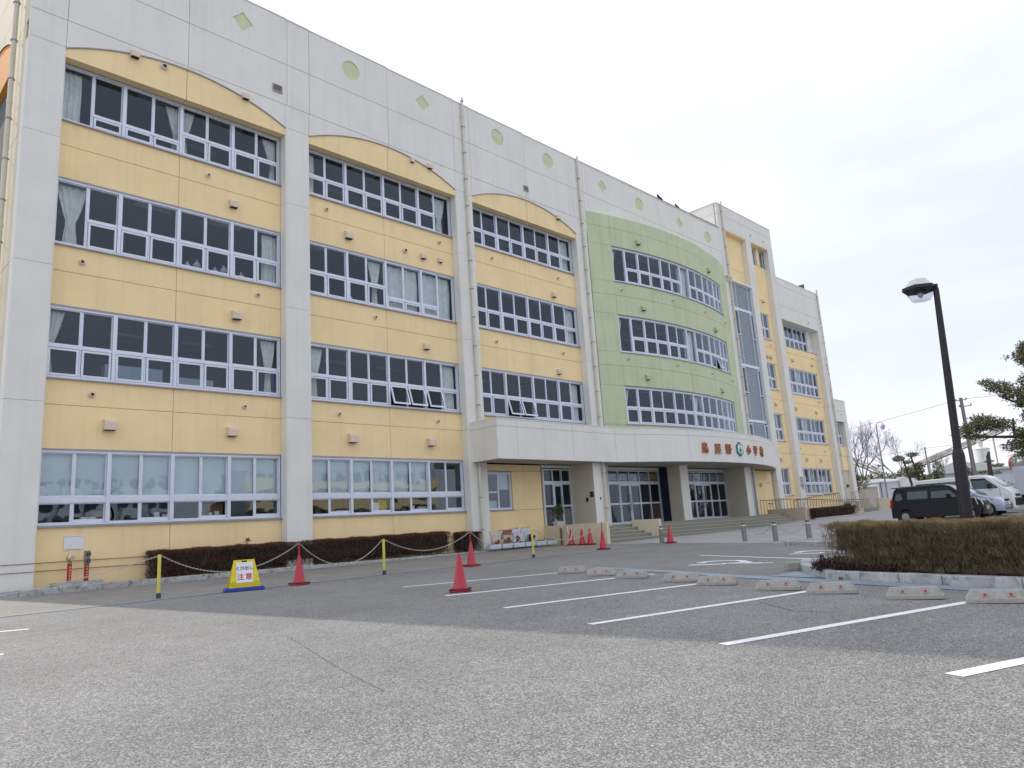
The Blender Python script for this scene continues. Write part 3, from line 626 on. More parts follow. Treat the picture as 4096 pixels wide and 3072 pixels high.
# ------------------------------------------------------------------ vent hoods, pipe ends, louvres
def hood(x, z, s=.30, m='hood', y=0.0, T=None):
    s *= .92
    mb = MB(T); h = s*.95; d = s*.62
    mb.prism([(y, z+h/2), (y-d*.55, z+h/2-.01), (y-d*.9, z+h*.36), (y-d, z+h*.15), (y-d, z-h/2), (y, z-h/2)], x-s/2, x+s/2, 'x')
    o = mb.build('vent_hood', m, school, bevel=.008)
    m2 = MB(T); m2.box(x-s/2+.02, x+s/2-.02, y-d+.02, y-.01, z-h/2-.006, z-h/2-.001); m2.box(x-s*.36, x-s*.3, y-d*.8, y-d*.2, z-h/2-.02, z-h/2-.006); m2.build('hood_mouth', 'black', o)
for x, z, s in ((7.28, 17.31, .30), (11.11, 17.31, .28), (10.86, 13.1, .32), (11.01, 8.97, .36), (7.1, 4.88, .38), (10.89, 4.86, .36), (18.78, 17.29, .22), (19.75, 17.32, .28), (15.64, 13.1, .36), (19.46, 13.08, .30), (20.44, 13.1, .24), (19.43, 8.97, .32), (15.63, 4.84, .40), (19.46, 4.84, .38), (28.45, 17.2, .28), (28.05, 12.89, .30), (28.01, 8.78, .30)):
    hood(x, z, s, y=-.36 if z > 17 else 0)
def pipe_end(x, z, r=.055, y=0.0, m='hood'):
    mb = MB(); mb.lathe([(r*1.5, y), (r*1.5, y-.02), (r*1.15, y-.03), (r, y-.10), (r*.7, y-.10), (r*.7, y-.03)], (x, 0, z), 12, 'y'); o = mb.build('exhaust_pipe', m, school, smooth=True)
    MB().lathe([(r*.72, y-.035), (r*.72, y-.098)], (x, 0, z), 10, 'y').build('pipe_mouth', 'black', o)
for x, z, r in ((8.23, 17.28, .1), (9.95, 13.94, .06), (6.14, 9.86, .07), (11.8, 9.86, .06), (6.59, 5.77, .07), (11.34, 5.75, .06), (14.67, 13.96, .06), (20.43, 13.95, .06), (18.5, 13.12, .09), (16.86, 9.86, .06), (15.08, 5.74, .06), (19.91, 5.74, .06), (23.71, 13.94, .06), (28.51, 13.89, .06), (23.68, 9.77, .06), (28.46, 9.81, .06), (25.78, 7.0-.0, .01)):
    if r > .02: pipe_end(x, z, r, -.36 if z > 17 else 0)
def louvre(x, z, w, h, y=-.4):
    mb = MB(); mb.box(x-w/2-.03, x+w/2+.03, y-.03, y+.03, z+h/2, z+h/2+.03); mb.box(x-w/2-.03, x+w/2+.03, y-.05, y+.03, z-h/2-.03, z-h/2); mb.box(x-w/2-.03, x-w/2, y-.03, y+.03, z-h/2, z+h/2); mb.box(x+w/2, x+w/2+.03, y-.03, y+.03, z-h/2, z+h/2)
    o = mb.build('louvre_vent', 'sill', school); MB().box(x-w/2, x+w/2, y-.005, y-.002, z-h/2, z+h/2).build('louvre_back', 'black', o)
    for i in range(5):
        zz = z-h/2+h*(i+.5)/5; MB().add([(x-w/2, y-.006, zz+.02), (x+w/2, y-.006, zz+.02), (x+w/2, y-.03, zz-.012), (x-w/2, y-.03, zz-.012)], [(0, 1, 2, 3)]).build('louvre_slat', 'hood', o)
louvre(12.38, 18.17, .34, .26); louvre(26.1, 18.15, .30, .24)
# ------------------------------------------------------------------ green bow
CX, R0, YB = 38.5, 26.8, -1.5
TB = bowT(CX, R0, YB)
def bowpanel(a, b, z0, z1, m='green', d=.2, T=TB, g=G):
    mb = MB(T); k = max(1, int((b-a)/.5)); 
    for i in range(k):
        x0 = a+g+(b-a-2*g)*i/k; x1 = a+g+(b-a-2*g)*(i+1)/k
        mb.add([(x0, 0, z0+g), (x1, 0, z0+g), (x1, 0, z1-g), (x0, 0, z1-g), (x0, d, z0+g), (x1, d, z0+g), (x1, d, z1-g), (x0, d, z1-g)], [(0, 1, 2, 3), (3, 2, 6, 7), (0, 4, 5, 1)]+([(0, 3, 7, 4)] if i == 0 else [])+([(1, 5, 6, 2)] if i == k-1 else []))
    return mb.build('wall_panel', m, school)
# arc parameter x equals world x at the face
WL, WR = 32.46, 44.42
rowsB = ((5.3, 6.2), (8.34, 9.45), (9.45, 10.22), (12.38, 13.5), (13.5, 14.28), (16.42, 17.5), (17.5, 18.28))
jx = [30.9, WL, 35.4, 38.4, 41.4, WR, 46.1]
for z0, z1 in rowsB:
    for i in range(len(jx)-1): bowpanel(jx[i], jx[i+1], z0, z1)
for z0, z1 in ((6.2, 8.34), (10.22, 12.38), (14.28, 16.42)):
    bowpanel(30.9, WL, z0, z1, g=.003); bowpanel(WR, 46.1, z0, z1, g=.003)
bkb = MB(TB)
for i in range(30):
    a = 30.9+15.2*i/30; b = 30.9+15.2*(i+1)/30
    for z0, z1 in ((5.3, 6.18), (8.38, 10.2), (12.42, 14.26), (16.46, 18.2)): bkb.box(a, b, .05, .3, z0, z1)
PB('joint_backing', 'joint', bkb)
cap = MB(TB)
for i in range(30): cap.box(30.9+15.2*i/30, 30.9+15.2*(i+1)/30, .02, .9, 18.2, 18.26)
PB('bow_cap', 'green', cap)
xb = [32.49, 33.42, 34.46, 35.43, 36.46, 37.42, 38.4, 39.42, 40.36, 41.30, 42.2, 43.02, 43.82, 44.40]
k4 = 'FTTTTTFTTTTTT'
wb4 = window(xb, 14.34, 16.36, k4, T=TB, y=.06, main=[0, 1, 2, 4, 6, 7, 9, 11, 13], curtains=((32.5, 32.95, 'gather', 'l'), (38.45, 39.4, 'straight'), (39.5, 39.9, 'gather', 'l')))
wb3 = window(xb, 10.24, 12.32, k4, T=TB, y=.06, main=[0, 1, 2, 4, 6, 7, 9, 11, 13], opens=(10,), curtains=((32.5, 32.95, 'gather', 'l'), (38.45, 39.4, 'straight')))
wb2 = window(xb, 6.24, 8.28, 'TTTTTTTTTTTTT', T=TB, y=.06, main=[0, 1, 2, 4, 6, 7, 9, 11, 13], curtains=((32.5, 33.0, 'gather', 'l'), (38.45, 39.3, 'gather', 'c'), (39.4, 40.0, 'gather', 'c')))
def onbow(x, z, s, kind):
    a = math.asin((x-CX)/R0)
    mb = MB(); h = s*.95; d = s*.62
    if kind == 'h': mb.prism([(0, h/2), (-d*.55, h/2-.01), (-d, h*.15), (-d, -h/2), (0, -h/2)], -s/2, s/2, 'x'); o = mb.build('vent_hood', 'hoodg', school)
    else: mb.lathe([(s*1.5, 0), (s*1.5, -.02), (s, -.10)], (0, 0, 0), 10, 'y'); o = mb.build('exhaust_pipe', 'hood', school, smooth=True)
    o.location = (CX+R0*sin(a), YB+R0-R0*cos(a), z); o.rotation_euler = (0, 0, -(-a) if False else a)
    MB().box(-s*.4, s*.4, -d+.02, -.01, -h/2-.008, -h/2-.001).build('hood_mouth', 'black', o) if kind == 'h' else MB().lathe([(s*.6, -.1), (s*.6, -.105)], (0, 0, 0), 10, 'y').build('pipe_mouth', 'black', o)
for x, z in ((34.5, 16.95), (42.3, 16.9), (34.4, 12.95), (42.3, 12.85), (34.2, 8.9), (42.2, 8.85)): onbow(x, z, .30, 'h')
for x, z in ((32.9, 13.85), (37.2, 13.85), (41.0, 13.8), (44.6, 13.8), (32.9, 9.85), (37.0, 9.85), (41.0, 9.8), (44.6, 9.8)): onbow(x, z, .055, 'p')
# ------------------------------------------------------------------ stair tower and right wing
zt = [.05, 5.3, 9.3, 13.3, 16.9, 18.62, 21.25]
pilaster(46.15, 46.93, zt); pilaster(50.1, 50.93, zt); pilaster(53.65, 54.5, zt)
for a, b in ((46.15, 46.95), (46.95, 50.5), (50.5, 54.48)):
    panel(a, b, 21.25, 22.33, -.4); panel(a, b, 22.33, 23.1, -.4)
TL = lambda u, y, z: (46.15+(y+.4), u, z)
for z0, z1 in ((20.6, 22.33), (22.33, 23.1)):
    for u0, u1 in ((-.2, 4), (4, 8), (8, 12.2)): panel(u0, u1, z0, z1, -.4, 'white', T=TL)
TR = lambda u, y, z: (54.5-(y+.4), u, z)
mb = MB(); mb.box(46.13, 54.5, -.42, .06, 23.1, 23.15); mb.box(46.13, 46.4, .06, 12.2, 23.1, 23.15); PB('coping', 'white', mb)
for z0, z1 in ((17.55, 18.62), (18.62, 21.25)): panel(46.93, 50.1, z0, z1, 0, 'yellow', .2)
mb = MB(); mb.box(46.93, 50.1, -.38, .1, 17.42, 17.56); PB('ledge', 'white', mb)
mb = MB(); mb.box(46.95, 54.45, .2, .3, 16.9, 21.3); mb.box(50.95, 53.65, .2, .3, 0, 17); mb.box(46.2, 46.9, -.25, .28, 0, 21.3); mb.box(50.15, 50.9, -.25, .28, 0, 21.3); mb.box(53.7, 54.45, -.25, .28, 0, 21.3); PB('joint_backing', 'joint', mb)
# soffits of the tower recesses
mb = MB(); mb.box(46.93, 50.1, -.38, .2, 21.2, 21.245); mb.box(50.93, 53.65, -.38, .2, 21.2, 21.245); PB('recess_soffit', 'yellow', mb)
# stair glazing
sg = MB(); y = -.2
for z in (17.36, 15.5, 11.35, 7.4): sg.box(46.93, 50.1, y-.03, y+.1, z-.1 if z < 17 else z-.03, z+.1 if z < 17 else z+.05)
for x in (46.96, 50.06): sg.box(x-.03, x+.03, y-.03, y+.1, 5.3, 17.36)
for x in (47.8, 49.55):
    for z0, z1 in ((15.6, 17.33), (11.45, 15.4), (7.5, 11.25), (5.3, 7.3)): sg.box(x-.025, x+.025, y-.03, y+.08, z0, z1)
sw = sg.build('stair_window', 'alu', school)
def stair_light(x0, x1, z0, z1):
    mb = MB(); mb.box(x0, x1, y-.06, y+.06, z0, z0+.07); mb.box(x0, x1, y-.06, y+.06, z1-.07, z1); mb.box(x0, x0+.06, y-.06, y+.06, z0+.07, z1-.07); mb.box(x1-.06, x1, y-.06, y+.06, z0+.07, z1-.07); mb.build('sash', 'alu', sw)
    pane(x0+.06, x1-.06, z0+.07, z1-.07, y+.0, sw, None)
for z in (15.38, 11.2, 7.2):
    zl = max(z-1.85, 5.3); stair_light(47.02, 47.77, zl, z); stair_light(49.58, 50.02, max(z-1.95, 5.3)+.0, z-.02)
def slatpanel(x0, x1, z0, z1):
    o = MB().box(x0, x1, y+.02, y+.05, z0, z1).build('translucent_panel', 'panel', sw)
for z0, z1 in ((15.62, 17.3), (11.47, 15.38), (7.52, 11.23), (5.3, 7.28)): slatpanel(47.83, 49.52, z0, z1)
slatpanel(47.0, 47.77, 15.62, 17.3); slatpanel(49.58, 50.02, 15.62, 17.3)
for z0, z1 in ((11.47, 13.5), (7.52, 9.3)): slatpanel(47.0, 47.77, z0, z1); slatpanel(49.58, 50.02, z0, z1-.12)
lv = MB()
for z0, z1 in ((15.62, 17.3), (11.47, 15.38), (7.52, 11.23), (5.3, 7.28)):
    k = int((z1-z0)/.16)
    for i in range(k): lv.box(47.84, 49.51, y-.005, y+.02, z0+.16*i+.05, z0+.16*i+.07)
tag(lv.build('louvre_slats', 'alu_dark', sw), kind='stuff')
# recess 2 : yellow walls with small windows
SWX = (51.45, 53.05)
rows2 = [(2.23, 4.2), (6.2, 8.24), (10.05, 12.07), (13.94, 15.95)]
zz = [.05]+[t for r in rows2 for t in r]+[19.8, 21.2]
for i in range(0, len(zz)-1, 2):
    z0, z1 = zz[i], zz[i+1]; cuts = [z0]+[c for c in (5.3, 9.3, 13.3, 16.9) if z0+.2 < c < z1-.2]+[z1]
    for j in range(len(cuts)-1): panel(50.93, 53.65, cuts[j], cuts[j+1], 0, 'yellow', .2)
for z0, z1 in rows2:
    panel(50.93, SWX[0], z0, z1, 0, 'yellow', .2); panel(SWX[1], 53.65, z0, z1, 0, 'yellow', .2)
    window(even(SWX[0], SWX[1], 2), z0, z1, 'TT', main=[], y=.06, thick=(z0 > 5))
panel(50.93, 51.75, 19.8, 21.2, 0, 'yellow', .2); panel(52.4, 52.85, 19.8, 21.2, 0, 'yellow', .2)
window([51.75, 52.4], 19.85, 21.15, 'F', main=[], y=.08); window([52.85, 53.64], 19.83, 21.15, 'F', main=[], y=.08)
# right bay
zt2 = [.05, 5.3, 9.3, 13.3, 16.88]
pilaster(61.2, 61.95, zt2)
for a, b in ((54.5, 57.9), (57.9, 61.2), (61.2, 62.12)):
    panel(a, b, 16.88, 18.6, -.4); panel(a, b, 18.6, 19.17, -.4)
panel(54.5, 57.9, 15.78, 16.88, -.4, d=.9); panel(57.9, 61.2, 15.78, 16.88, -.4, d=.9)
mb = MB(); mb.box(54.5, 62.14, -.42, .06, 19.17, 19.22); PB('coping', 'white', mb)
mb = MB(); mb.box(54.5, 62.1, -.2, .3, 16.8, 19.1); PB('joint_backing', 'joint', mb)
rows3 = [(2.24, 4.25), (6.24, 8.2), (10.05, 12.1)]
zz = [.05]+[t for r in rows3 for t in r]+[13.86]
for i in range(0, len(zz), 2):
    z0, z1 = zz[i], zz[i+1]; cuts = [z0]+[c for c in (5.3, 9.3, 13.3) if z0+.2 < c < z1-.2]+[z1]
    for j in range(len(cuts)-1):
        panel(54.5, 57.9, cuts[j], cuts[j+1], 0, 'yellow', .2); panel(57.9, 61.2, cuts[j], cuts[j+1], 0, 'yellow', .2)
for z0, z1 in rows3:
    panel(54.5, 55.0, z0, z1, 0, 'yellow', .2); panel(60.65, 61.2, z0, z1, 0, 'yellow', .2)
    window(even(55.0, 60.65, 7), z0, z1, 'TTTTTTT', main=[0, 2, 4, 6], y=.06, gm='glass_gf' if z0 < 5 else 'glass', curtains=((57.2, 58.1, 'gather', 'c'),))
window(even(54.6, 60.4, 7), 13.9, 15.76, 'TTTTTTT', main=[0, 2, 4, 6], y=.35)
mb = MB(); mb.box(54.5, 54.62, -.02, .5, 13.84, 15.78); mb.box(60.4, 61.2, .3, .5, 13.84, 15.78); mb.box(54.5, 61.2, 0, .5, 13.80, 13.862); mb.box(61.15, 61.25, .0, .5, 13.8, 15.8); PB('window_reveal', 'white', mb)
# low end block
zt3 = [.05, 4.15, 5.3, 6.15]
for a, b in ((61.95, 64.65),): panel(a, b, 8.2, 9.1, -.4); panel(a, b, 9.1, 10.03, -.4)
pilaster(63.95, 64.65, [.05, 5.3, 8.2]); panel(61.95, 63.95, 4.15, 5.3, -.2, 'yellow', .3); panel(61.95, 63.95, 5.3, 6.15, -.2, 'yellow', .3)
window([62.1, 62.85, 63.6], 6.2, 8.15, 'TT', main=[], y=-.12); mb = MB(); mb.box(63.6, 63.95, .15, .4, 6.15, 8.2); PB('window_reveal', 'white', mb)
mb = MB(); mb.box(61.9, 64.6, -.12, .0, 0, 4.2); mb.box(62.12, 64.6, 0, 1.3, 4.1, 4.15); PB('passage_wall', 'beige', mb)
mb = MB(); mb.box(62.1, 64.66, -.42, 0, 10.03, 10.08); PB('coping', 'white', mb)
MB().box(63.1, 63.35, -.22, -.13, 2.75, 2.98).build('wall_lamp', 'black', school)
# right end wall
mb = MB(); mb.box(64.5, 64.65, .05, 8.2, .05, 10.03); mb.box(61.95, 62.12, .05, 12.2, 10.03, 19.17); PB('side_wall', 'white', mb)
for x, z in ((52.4, 16.95), (51.35, 12.55), (51.9, 12.55), (52.45, 12.55), (52.2, 8.95), (51.9, 4.85), (56.2, 12.75), (59.8, 12.75), (55.6, 8.85), (59.3, 8.8), (56.3, 4.95), (58.9, 4.95)): hood(x, z, .27)
for x, z in ((52.7, 13.5), (51.3, 9.75), (51.3, 5.65), (55.2, 13.6), (60.2, 13.4), (55.2, 9.75), (60.2, 9.7), (55.3, 5.7), (59.9, 5.65), (62.8, 5.55)): pipe_end(x, z, .055)
for x, z in ((50.9, 21.75), (53.0, 21.75), (59.4, 16.2), (63.4, 8.85)): pipe_end(x, z, .05, -.4)
# downpipes
def downpipe(x, y, z0, z1, r=.062, m='pipe', step=1.35, hopper=None):
    o = MB().tube([(x, y, z0), (x, y, z1)], r, 12).build('downpipe', m, school, smooth=True)
    z = z0+.8
    while z < z1:
        MB().lathe([(r+.005, z), (r+.03, z+.004), (r+.03, z+.034), (r+.005, z+.038)], (x, y, 0), 12).box(x-.012, x+.012, y, y+.12, z+.01, z+.03).build('pipe_bracket', 'sill', o); z += step
    z = z0+2.6
    while z < z1: MB().lathe([(r+.002, z), (r+.012, z+.01), (r+.012, z+.13), (r+.002, z+.14)], (x, y, 0), 12).build('pipe_socket', m, o); z += 4.07
    return o
downpipe(21.87, -.5, 5.7, 21.55); downpipe(30.42, -.5, 5.7, 21.35); downpipe(46.7, -.5, 5.5, 23.3); downpipe(61.9, -.5, .5, 19.4); downpipe(21.72, -.52, .3, 3.95)
downpipe(4.16, .95, .1, 23.0, .075)
mb = MB(); mb.box(46.2, 46.85, -.62, -.4, 17.5, 17.6); mb.prism([(-.62, 17.5), (-.4, 17.5), (-.4, 17.15)], 46.25, 46.8, 'x'); PB('rain_hopper', 'pipe', mb)
# cage ladder on the right roof
mb = MB()
for a in (0, .35): mb.tube([(61.5+a, -.42, 9.9), (61.5+a, -.42, 11.3), (61.5+a, .2, 11.5)], .02, 6)
for z in (10.2, 10.5, 10.8, 11.1): mb.tube([(61.5, -.42, z), (61.85, -.42, z)], .015, 6)
mb2 = MB()
for a in (0, .5): mb2.tube([(62.3+a, -.1, 10.05), (62.3+a, -.1, 11.35)], .02, 6)
for z in (10.3, 10.6, 10.9, 11.2): mb2.tube([(62.3, -.1, z), (62.8, -.1, z)], .015, 6)
PB('roof_ladder', 'steel', mb2)
# ------------------------------------------------------------------ canopy
def canopy_face(x):      # y of the outer face
    if x <= 29.6: return -2.05
    return 21.5-sqrt(25**2-(x-38)**2)
cx = [21.42+i*(29.6-21.42)/8 for i in range(9)]+[29.6+i*(50.08-29.6)/36 for i in range(1, 37)]
cv = [(x, canopy_face(x)) for x in cx]
poly = cv+[(50.08, -.41), (21.42, -.41)]
mb = MB(); inn = [(x, y+.12) for x, y in cv if y+.12 < -.42]; 
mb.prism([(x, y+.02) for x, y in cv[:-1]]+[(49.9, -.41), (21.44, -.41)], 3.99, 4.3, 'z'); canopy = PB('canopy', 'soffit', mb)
MB().prism([(x, y+.05) for x, y in cv[:-1]]+[(49.8, -.41), (21.5, -.41)], 5.2, 5.5, 'z').build('canopy_roof', 'core', canopy)
def fascia(x0, x1, z0, z1):
    k = max(1, int((x1-x0)/.5)) if x0 >= 29.5 else 1; P = [x0+G+(x1-x0-2*G)*i/k for i in range(k+1)]; vs = []; fs = []; n = k+1
    for z in (z0+G, z1-G):
        for x in P: vs.append((x, canopy_face(x), z))
    for z in (z0+G, z1-G):
        for x in P: vs.append((x, canopy_face(x)+.14, z))
    for i in range(k): fs += [(i, i+1, n+i+1, n+i), (i, 2*n+i, 2*n+i+1, i+1), (n+i, n+i+1, 3*n+i+1, 3*n+i)]
    fs += [(0, n, 3*n, 2*n), (n-1, 2*n+n-1, 4*n-1, 2*n-1)]
    MB().add(vs, fs).build('fascia_panel', 'white', canopy)
fx = [21.42, 22.6, 26.3, 29.55, 30.7, 34.4, 38.6, 43.0, 47.0, 50.05]
for i in range(len(fx)-1): fascia(fx[i], fx[i+1], 3.97, 5.36); fascia(fx[i], fx[i+1], 5.36, 5.68)
for z0, z1 in ((3.97, 5.36), (5.36, 5.68)): MB().box(21.40, 21.55, -2.04, -.4, z0+G, z1-G).build('fascia_panel', 'white', canopy)
mb = MB()
for i in range(len(cv)-1):
    a, b = cv[i], cv[i+1]; mb.add([(a[0], a[1]+.03, 4.0), (b[0], b[1]+.03, 4.0), (b[0], b[1]+.03, 5.66), (a[0], a[1]+.03, 5.66)], [(0, 1, 2, 3)])
mb.build('joint_backing', 'joint', canopy)
mb = MB()
for i in range(len(cv)-1):
    a, b = cv[i], cv[i+1]; mb.add([(a[0], a[1]-.015, 5.68), (b[0], b[1]-.015, 5.68), (b[0], b[1]+.3, 5.68), (a[0], a[1]+.3, 5.68), (a[0], a[1]-.015, 5.72), (b[0], b[1]-.015, 5.72), (b[0], b[1]+.3, 5.72), (a[0], a[1]+.3, 5.72)], [(0, 1, 5, 4), (4, 5, 6, 7), (3, 2, 1, 0)])
mb.box(21.4, 21.7, -2.06, -.42, 5.68, 5.72); mb.build('coping', 'white', canopy)
def on_canopy(x, off): 
    a = math.asin((x-38)/25); R = 25+off; return Vector((38+R*sin(a), 21.5-R*cos(a), 0)), a
for ch, x, z, s in (('鳥', 35.62, 4.47, .60), ('屋', 36.83, 4.45, .60), ('野', 37.94, 4.46, .60), ('小', 40.53, 4.50, .58), ('学', 41.66, 4.50, .60), ('校', 42.82, 4.51, .60)):
    me = textmesh(ch, s*1.04, .07, .007); me.name = 'letter'; me.materials.clear(); me.materials.append(K['letter'])
    o = bpy.data.objects.new('letter', me); COL.objects.link(o); p, a = on_canopy(x, .05); o.location = (p.x, p.y, z+.02); o.rotation_euler = (pi/2, 0, a); o.parent = canopy
# emblem: six-lobed green ring with white field and green tree-like figure
p, a = on_canopy(39.3, .03)
em = bpy.data.objects.new('emblem', None)
def place(o): o.location = (p.x, p.y, 4.75); o.rotation_euler = (0, 0, a)
def hexa(r1, r2, n=60): return [((r1+r2*abs(cos(3*t/1.0+pi/2*1))**.8*0+r2*cos(6*(t-pi/2)))*cos(t)*1.02, (r1+r2*cos(6*(t-pi/2)))*sin(t)*1.0) for t in [2*pi*k/n for k in range(n)]]
o = MB().prism(hexa(.385, .03), -.05, .03).build('emblem', 'emb', canopy); place(o)
w1 = MB(); w1.prism([(q[0], q[1]) for q in hexa(.30, .02)], -.058, -.05)
w_ = w1.build('emblem_field', 'whitething', o)
g1 = MB(); g1.prism([(-.27, -.12), (0, .03), (.27, -.12), (.10, -.10), (-.10, -.10)], -.068, -.058); g1.prism([(-.10, -.12), (-.03, .30), (.03, .30), (.10, -.12)], -.071, -.060); g1.prism([(-.05, -.32), (-.10, -.11), (.10, -.11), (.05, -.32)], -.069, -.059)
g1.build('emblem_figure', 'emb', o)
MB().lathe([(.055, -.072), (.055, -.066)], (0, 0, .14), 14, 'y').build('emblem_figure', 'whitething', o)
w2 = MB(); w2.prism([(-.06, -.27), (-.02, -.13), (-.03, -.27)], -.074, -.068); w2.prism([(.06, -.27), (.02, -.13), (.03, -.27)], -.074, -.068); w2.build('emblem_figure', 'whitething', o)
# ------------------------------------------------------------------ entrance
# bay 3 ground floor
for a, b, z0, z1 in ((22.3, 26.15, .05, 1.9), (22.3, 26.15, 3.68, 3.98), (22.3, 22.6, 1.9, 3.68), (24.15, 26.15, 1.9, 3.68)): panel(a, b, z0, z1, 0, 'ochre' if z0 > 9 else 'yellow', .25, name='wall_panel')
ww = window([22.62, 23.35, 24.13], 1.94, 3.62, 'FF', main=[], y=.05, gm='glass_gf'); MB().box(23.4, 24.1, .2, .205, 2.85, 3.55).build('roller_blind', 'blind', ww); MB().box(22.7, 23.3, .2, .9, 2.0, 2.35).build('cupboard', 'cupboard', ww)
MB().box(22.65, 23.32, .08, .13, 2.7, 2.76).build('frame_rail', 'alu', ww)
DK = .955
deck = MB(); deck.box(26.15, 49.0, -1.95, 6, .3, DK)
arcR = lambda R, x: 21.5-sqrt(R*R-(x-38)**2)
pts = [(30.5+(45.9-30.5)*i/30, arcR(25.22, 30.5+(45.9-30.5)*i/30)) for i in range(31)]
deck.prism(pts+[(45.9, -1.95), (30.5, -1.95)], .3, DK, 'z'); PB('porch_floor', 'step', deck)
# left flight
for i, (yy, z) in enumerate(((-3.52, .335), (-3.12, .49), (-2.74, .645), (-2.36, .80))):
    o = MB().box(26.32, 30.3, yy, -1.9, .0, z).build('step', 'step', school); MB().box(26.33, 30.29, yy-.006, yy+.05, z-.035, z+.004).build('nosing', 'nosing', o)
mb = MB(); mb.box(26.31, 30.3, -1.99, -1.9, .8, DK); PB('step', 'step', mb)
# right curved flight
for i in range(4):
    R = 26.5-.32*i; z = DK-.155*(4-i); x0, x1 = 30.5, 46.0-.12*i
    pts = [(x0+(x1-x0)*k/30, arcR(R, x0+(x1-x0)*k/30)) for k in range(31)]
    o = MB().prism(pts+[(x1, -1.9), (x0, -1.9)], 0, z, 'z').build('step', 'step', school)
    v = []; f = []
    for k, (x, yy) in enumerate(pts): v += [(x, yy-.006, z-.03), (x, yy-.006, z+.004), (x, yy+.05, z+.004)]
    for k in range(30): f += [(3*k, 3*k+3, 3*k+4, 3*k+1), (3*k+1, 3*k+4, 3*k+5, 3*k+2)]
    MB().add(v, f).build('nosing', 'nosing', o)
# plinth wall on the left, cheek wall between flights, right end wall
PB('porch_wall', 'cream', MB().box(26.08, 26.3, -3.72, 0, .0, 1.09), bevel=.01)
PB('cheek_wall', 'cream', MB().prism([(-3.62, 0), (-3.62, 1.10), (-2.02, 1.13), (-2.02, 0)], 30.3, 30.48, 'x'), bevel=.01)
PB('cheek_wall', 'wallr', MB().prism([(43.9, -3.62), (46.15, -3.55), (46.15, -3.35), (43.9, -3.40)], .2, 1.28, 'z'), bevel=.01) if False else None
PB('cheek_wall', 'wallr', MB().prism([(-3.85, .2), (-3.85, 1.27), (-1.4, 1.27), (-1.4, .2)], 46.02, 46.22, 'x'), bevel=.01)
PB('cheek_wall', 'wallr', MB().box(43.9, 46.02, -2.5, -2.35, .9, 1.29), bevel=.01) if False else None
# piers
def pier(x0, x1, ya, yb, pipe=True):
    o = MB().box(x0, x1, ya, yb, DK-.02, 3.99).build('pier', 'white', school, bevel=.015)
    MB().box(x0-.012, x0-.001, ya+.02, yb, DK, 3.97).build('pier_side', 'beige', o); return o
pier(28.27, 29.2, -1.5, -.1); pier(35.97, 36.77, -1.5, -.1); pier(43.4, 44.3, -1.5, -.1)
downpipe(28.95, -1.62, DK, 3.98, .06, step=1.7); downpipe(44.22, -1.62, DK, 3.98, .06, 'steel', step=1.7)
inside(school, 'navy_panel', 'navy', [(35.955, 35.965, -.66, -.12, DK, 3.98)])
o = MB().box(28.24, 28.26, -1.42, -1.2, 2.35, 2.6).build('wall_plaque', 'black', school); MB().box(28.236, 28.242, -1.4, -1.22, 2.46, 2.5).build('plaque_text', 'emb', o)
MB().box(28.22, 28.26, -1.08, -.95, 2.15, 2.33).build('intercom', 'black', school); MB().box(28.62, 28.68, -1.53, -1.5, 2.2, 2.32).build('small_switch', 'black', school)
MB().box(28.2, 28.27, -.12, .3, DK, 3.98).build('wall_panel', 'ochre', school) if False else None
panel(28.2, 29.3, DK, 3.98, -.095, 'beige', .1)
panel(26.15, 28.2, 3.84, 3.98, -.1, 'white', .1)
panel(36.7, 43.5, 3.82, 3.98, -.1, 'white', .1); panel(29.2, 36.0, 3.82, 3.98, -.1, 'white', .1)
# beige dark returns behind piers, wall right of the porch
panel(44.3, 50.0, .3, 3.98, -.05, 'yellow', .1)
w = window([45.3, 45.75], 1.75, 3.1, 'F', main=[], y=-.04); w = window([49.0, 49.6], 1.75, 3.1, 'F', main=[], y=-.04)
for x in (46.6, 47.4, 48.2): hood(x, 3.0, .24 if x != 47.4 else .17, y=-.05)
# entrance glazing
def entrance(x0, x1, nx, doors, posters, zt=3.8, gm='glass', y=-.1):
    fr = MB(); xs = even(x0, x1, nx); zb = DK+.0
    for i, x in enumerate(xs): fr.box(x-.03, x+.03, y, y+.1, zb, zt)
    for z, h in ((zb+.05, .10), (2.02, .09), (3.13, .17), (zt-.03, .06)): fr.box(x0, x1, y+.003, y+.09, z-h/2, z+h/2)
    w = fr.build('entrance_glazing', 'alu', school)
    for i in range(nx):
        a, b = xs[i]+.03, xs[i+1]-.03
        if i in doors:
            d = MB()
            for q in ((a, a+.06), (b-.06, b)): d.box(q[0], q[1], y-.02, y+.05, zb+.02, 3.04)
            for q in ((zb+.02, zb+.12), (1.98, 2.06), (2.96, 3.04)): d.box(a+.06, b-.06, y-.02, y+.05, *q)
            dd = d.build('door', 'alu', w); a += .06; b -= .06
            hx = b-.02 if i == doors[0] else a+.02
            hd = MB().tube([(hx, y-.07, 1.6), (hx, y-.07, 2.5)], .014, 8); hd.box(hx-.01, hx+.01, y-.07, y-.02, 1.66, 1.69); hd.box(hx-.01, hx+.01, y-.07, y-.02, 2.42, 2.45); hd.build('door_handle', 'steel', w)
        for z0, z1 in ((zb+.11, 1.975), (2.065, 3.04), (3.22, zt-.06)): pane(a, b, z0, z1, y+.03, w, None, gm)
        if i in posters: MB().box(a+.06, b-.06, y+.06, y+.066, 3.26, zt-.14).build('poster', 'papery' if posters[i] else 'paper', w)
    return w
entrance(26.2, 28.15, 3, (1,), {})
entrance(29.25, 35.9, 7, (3, 4), {0: 0, 1: 0, 2: 0, 3: 0, 4: 0, 5: 0, 6: 1})
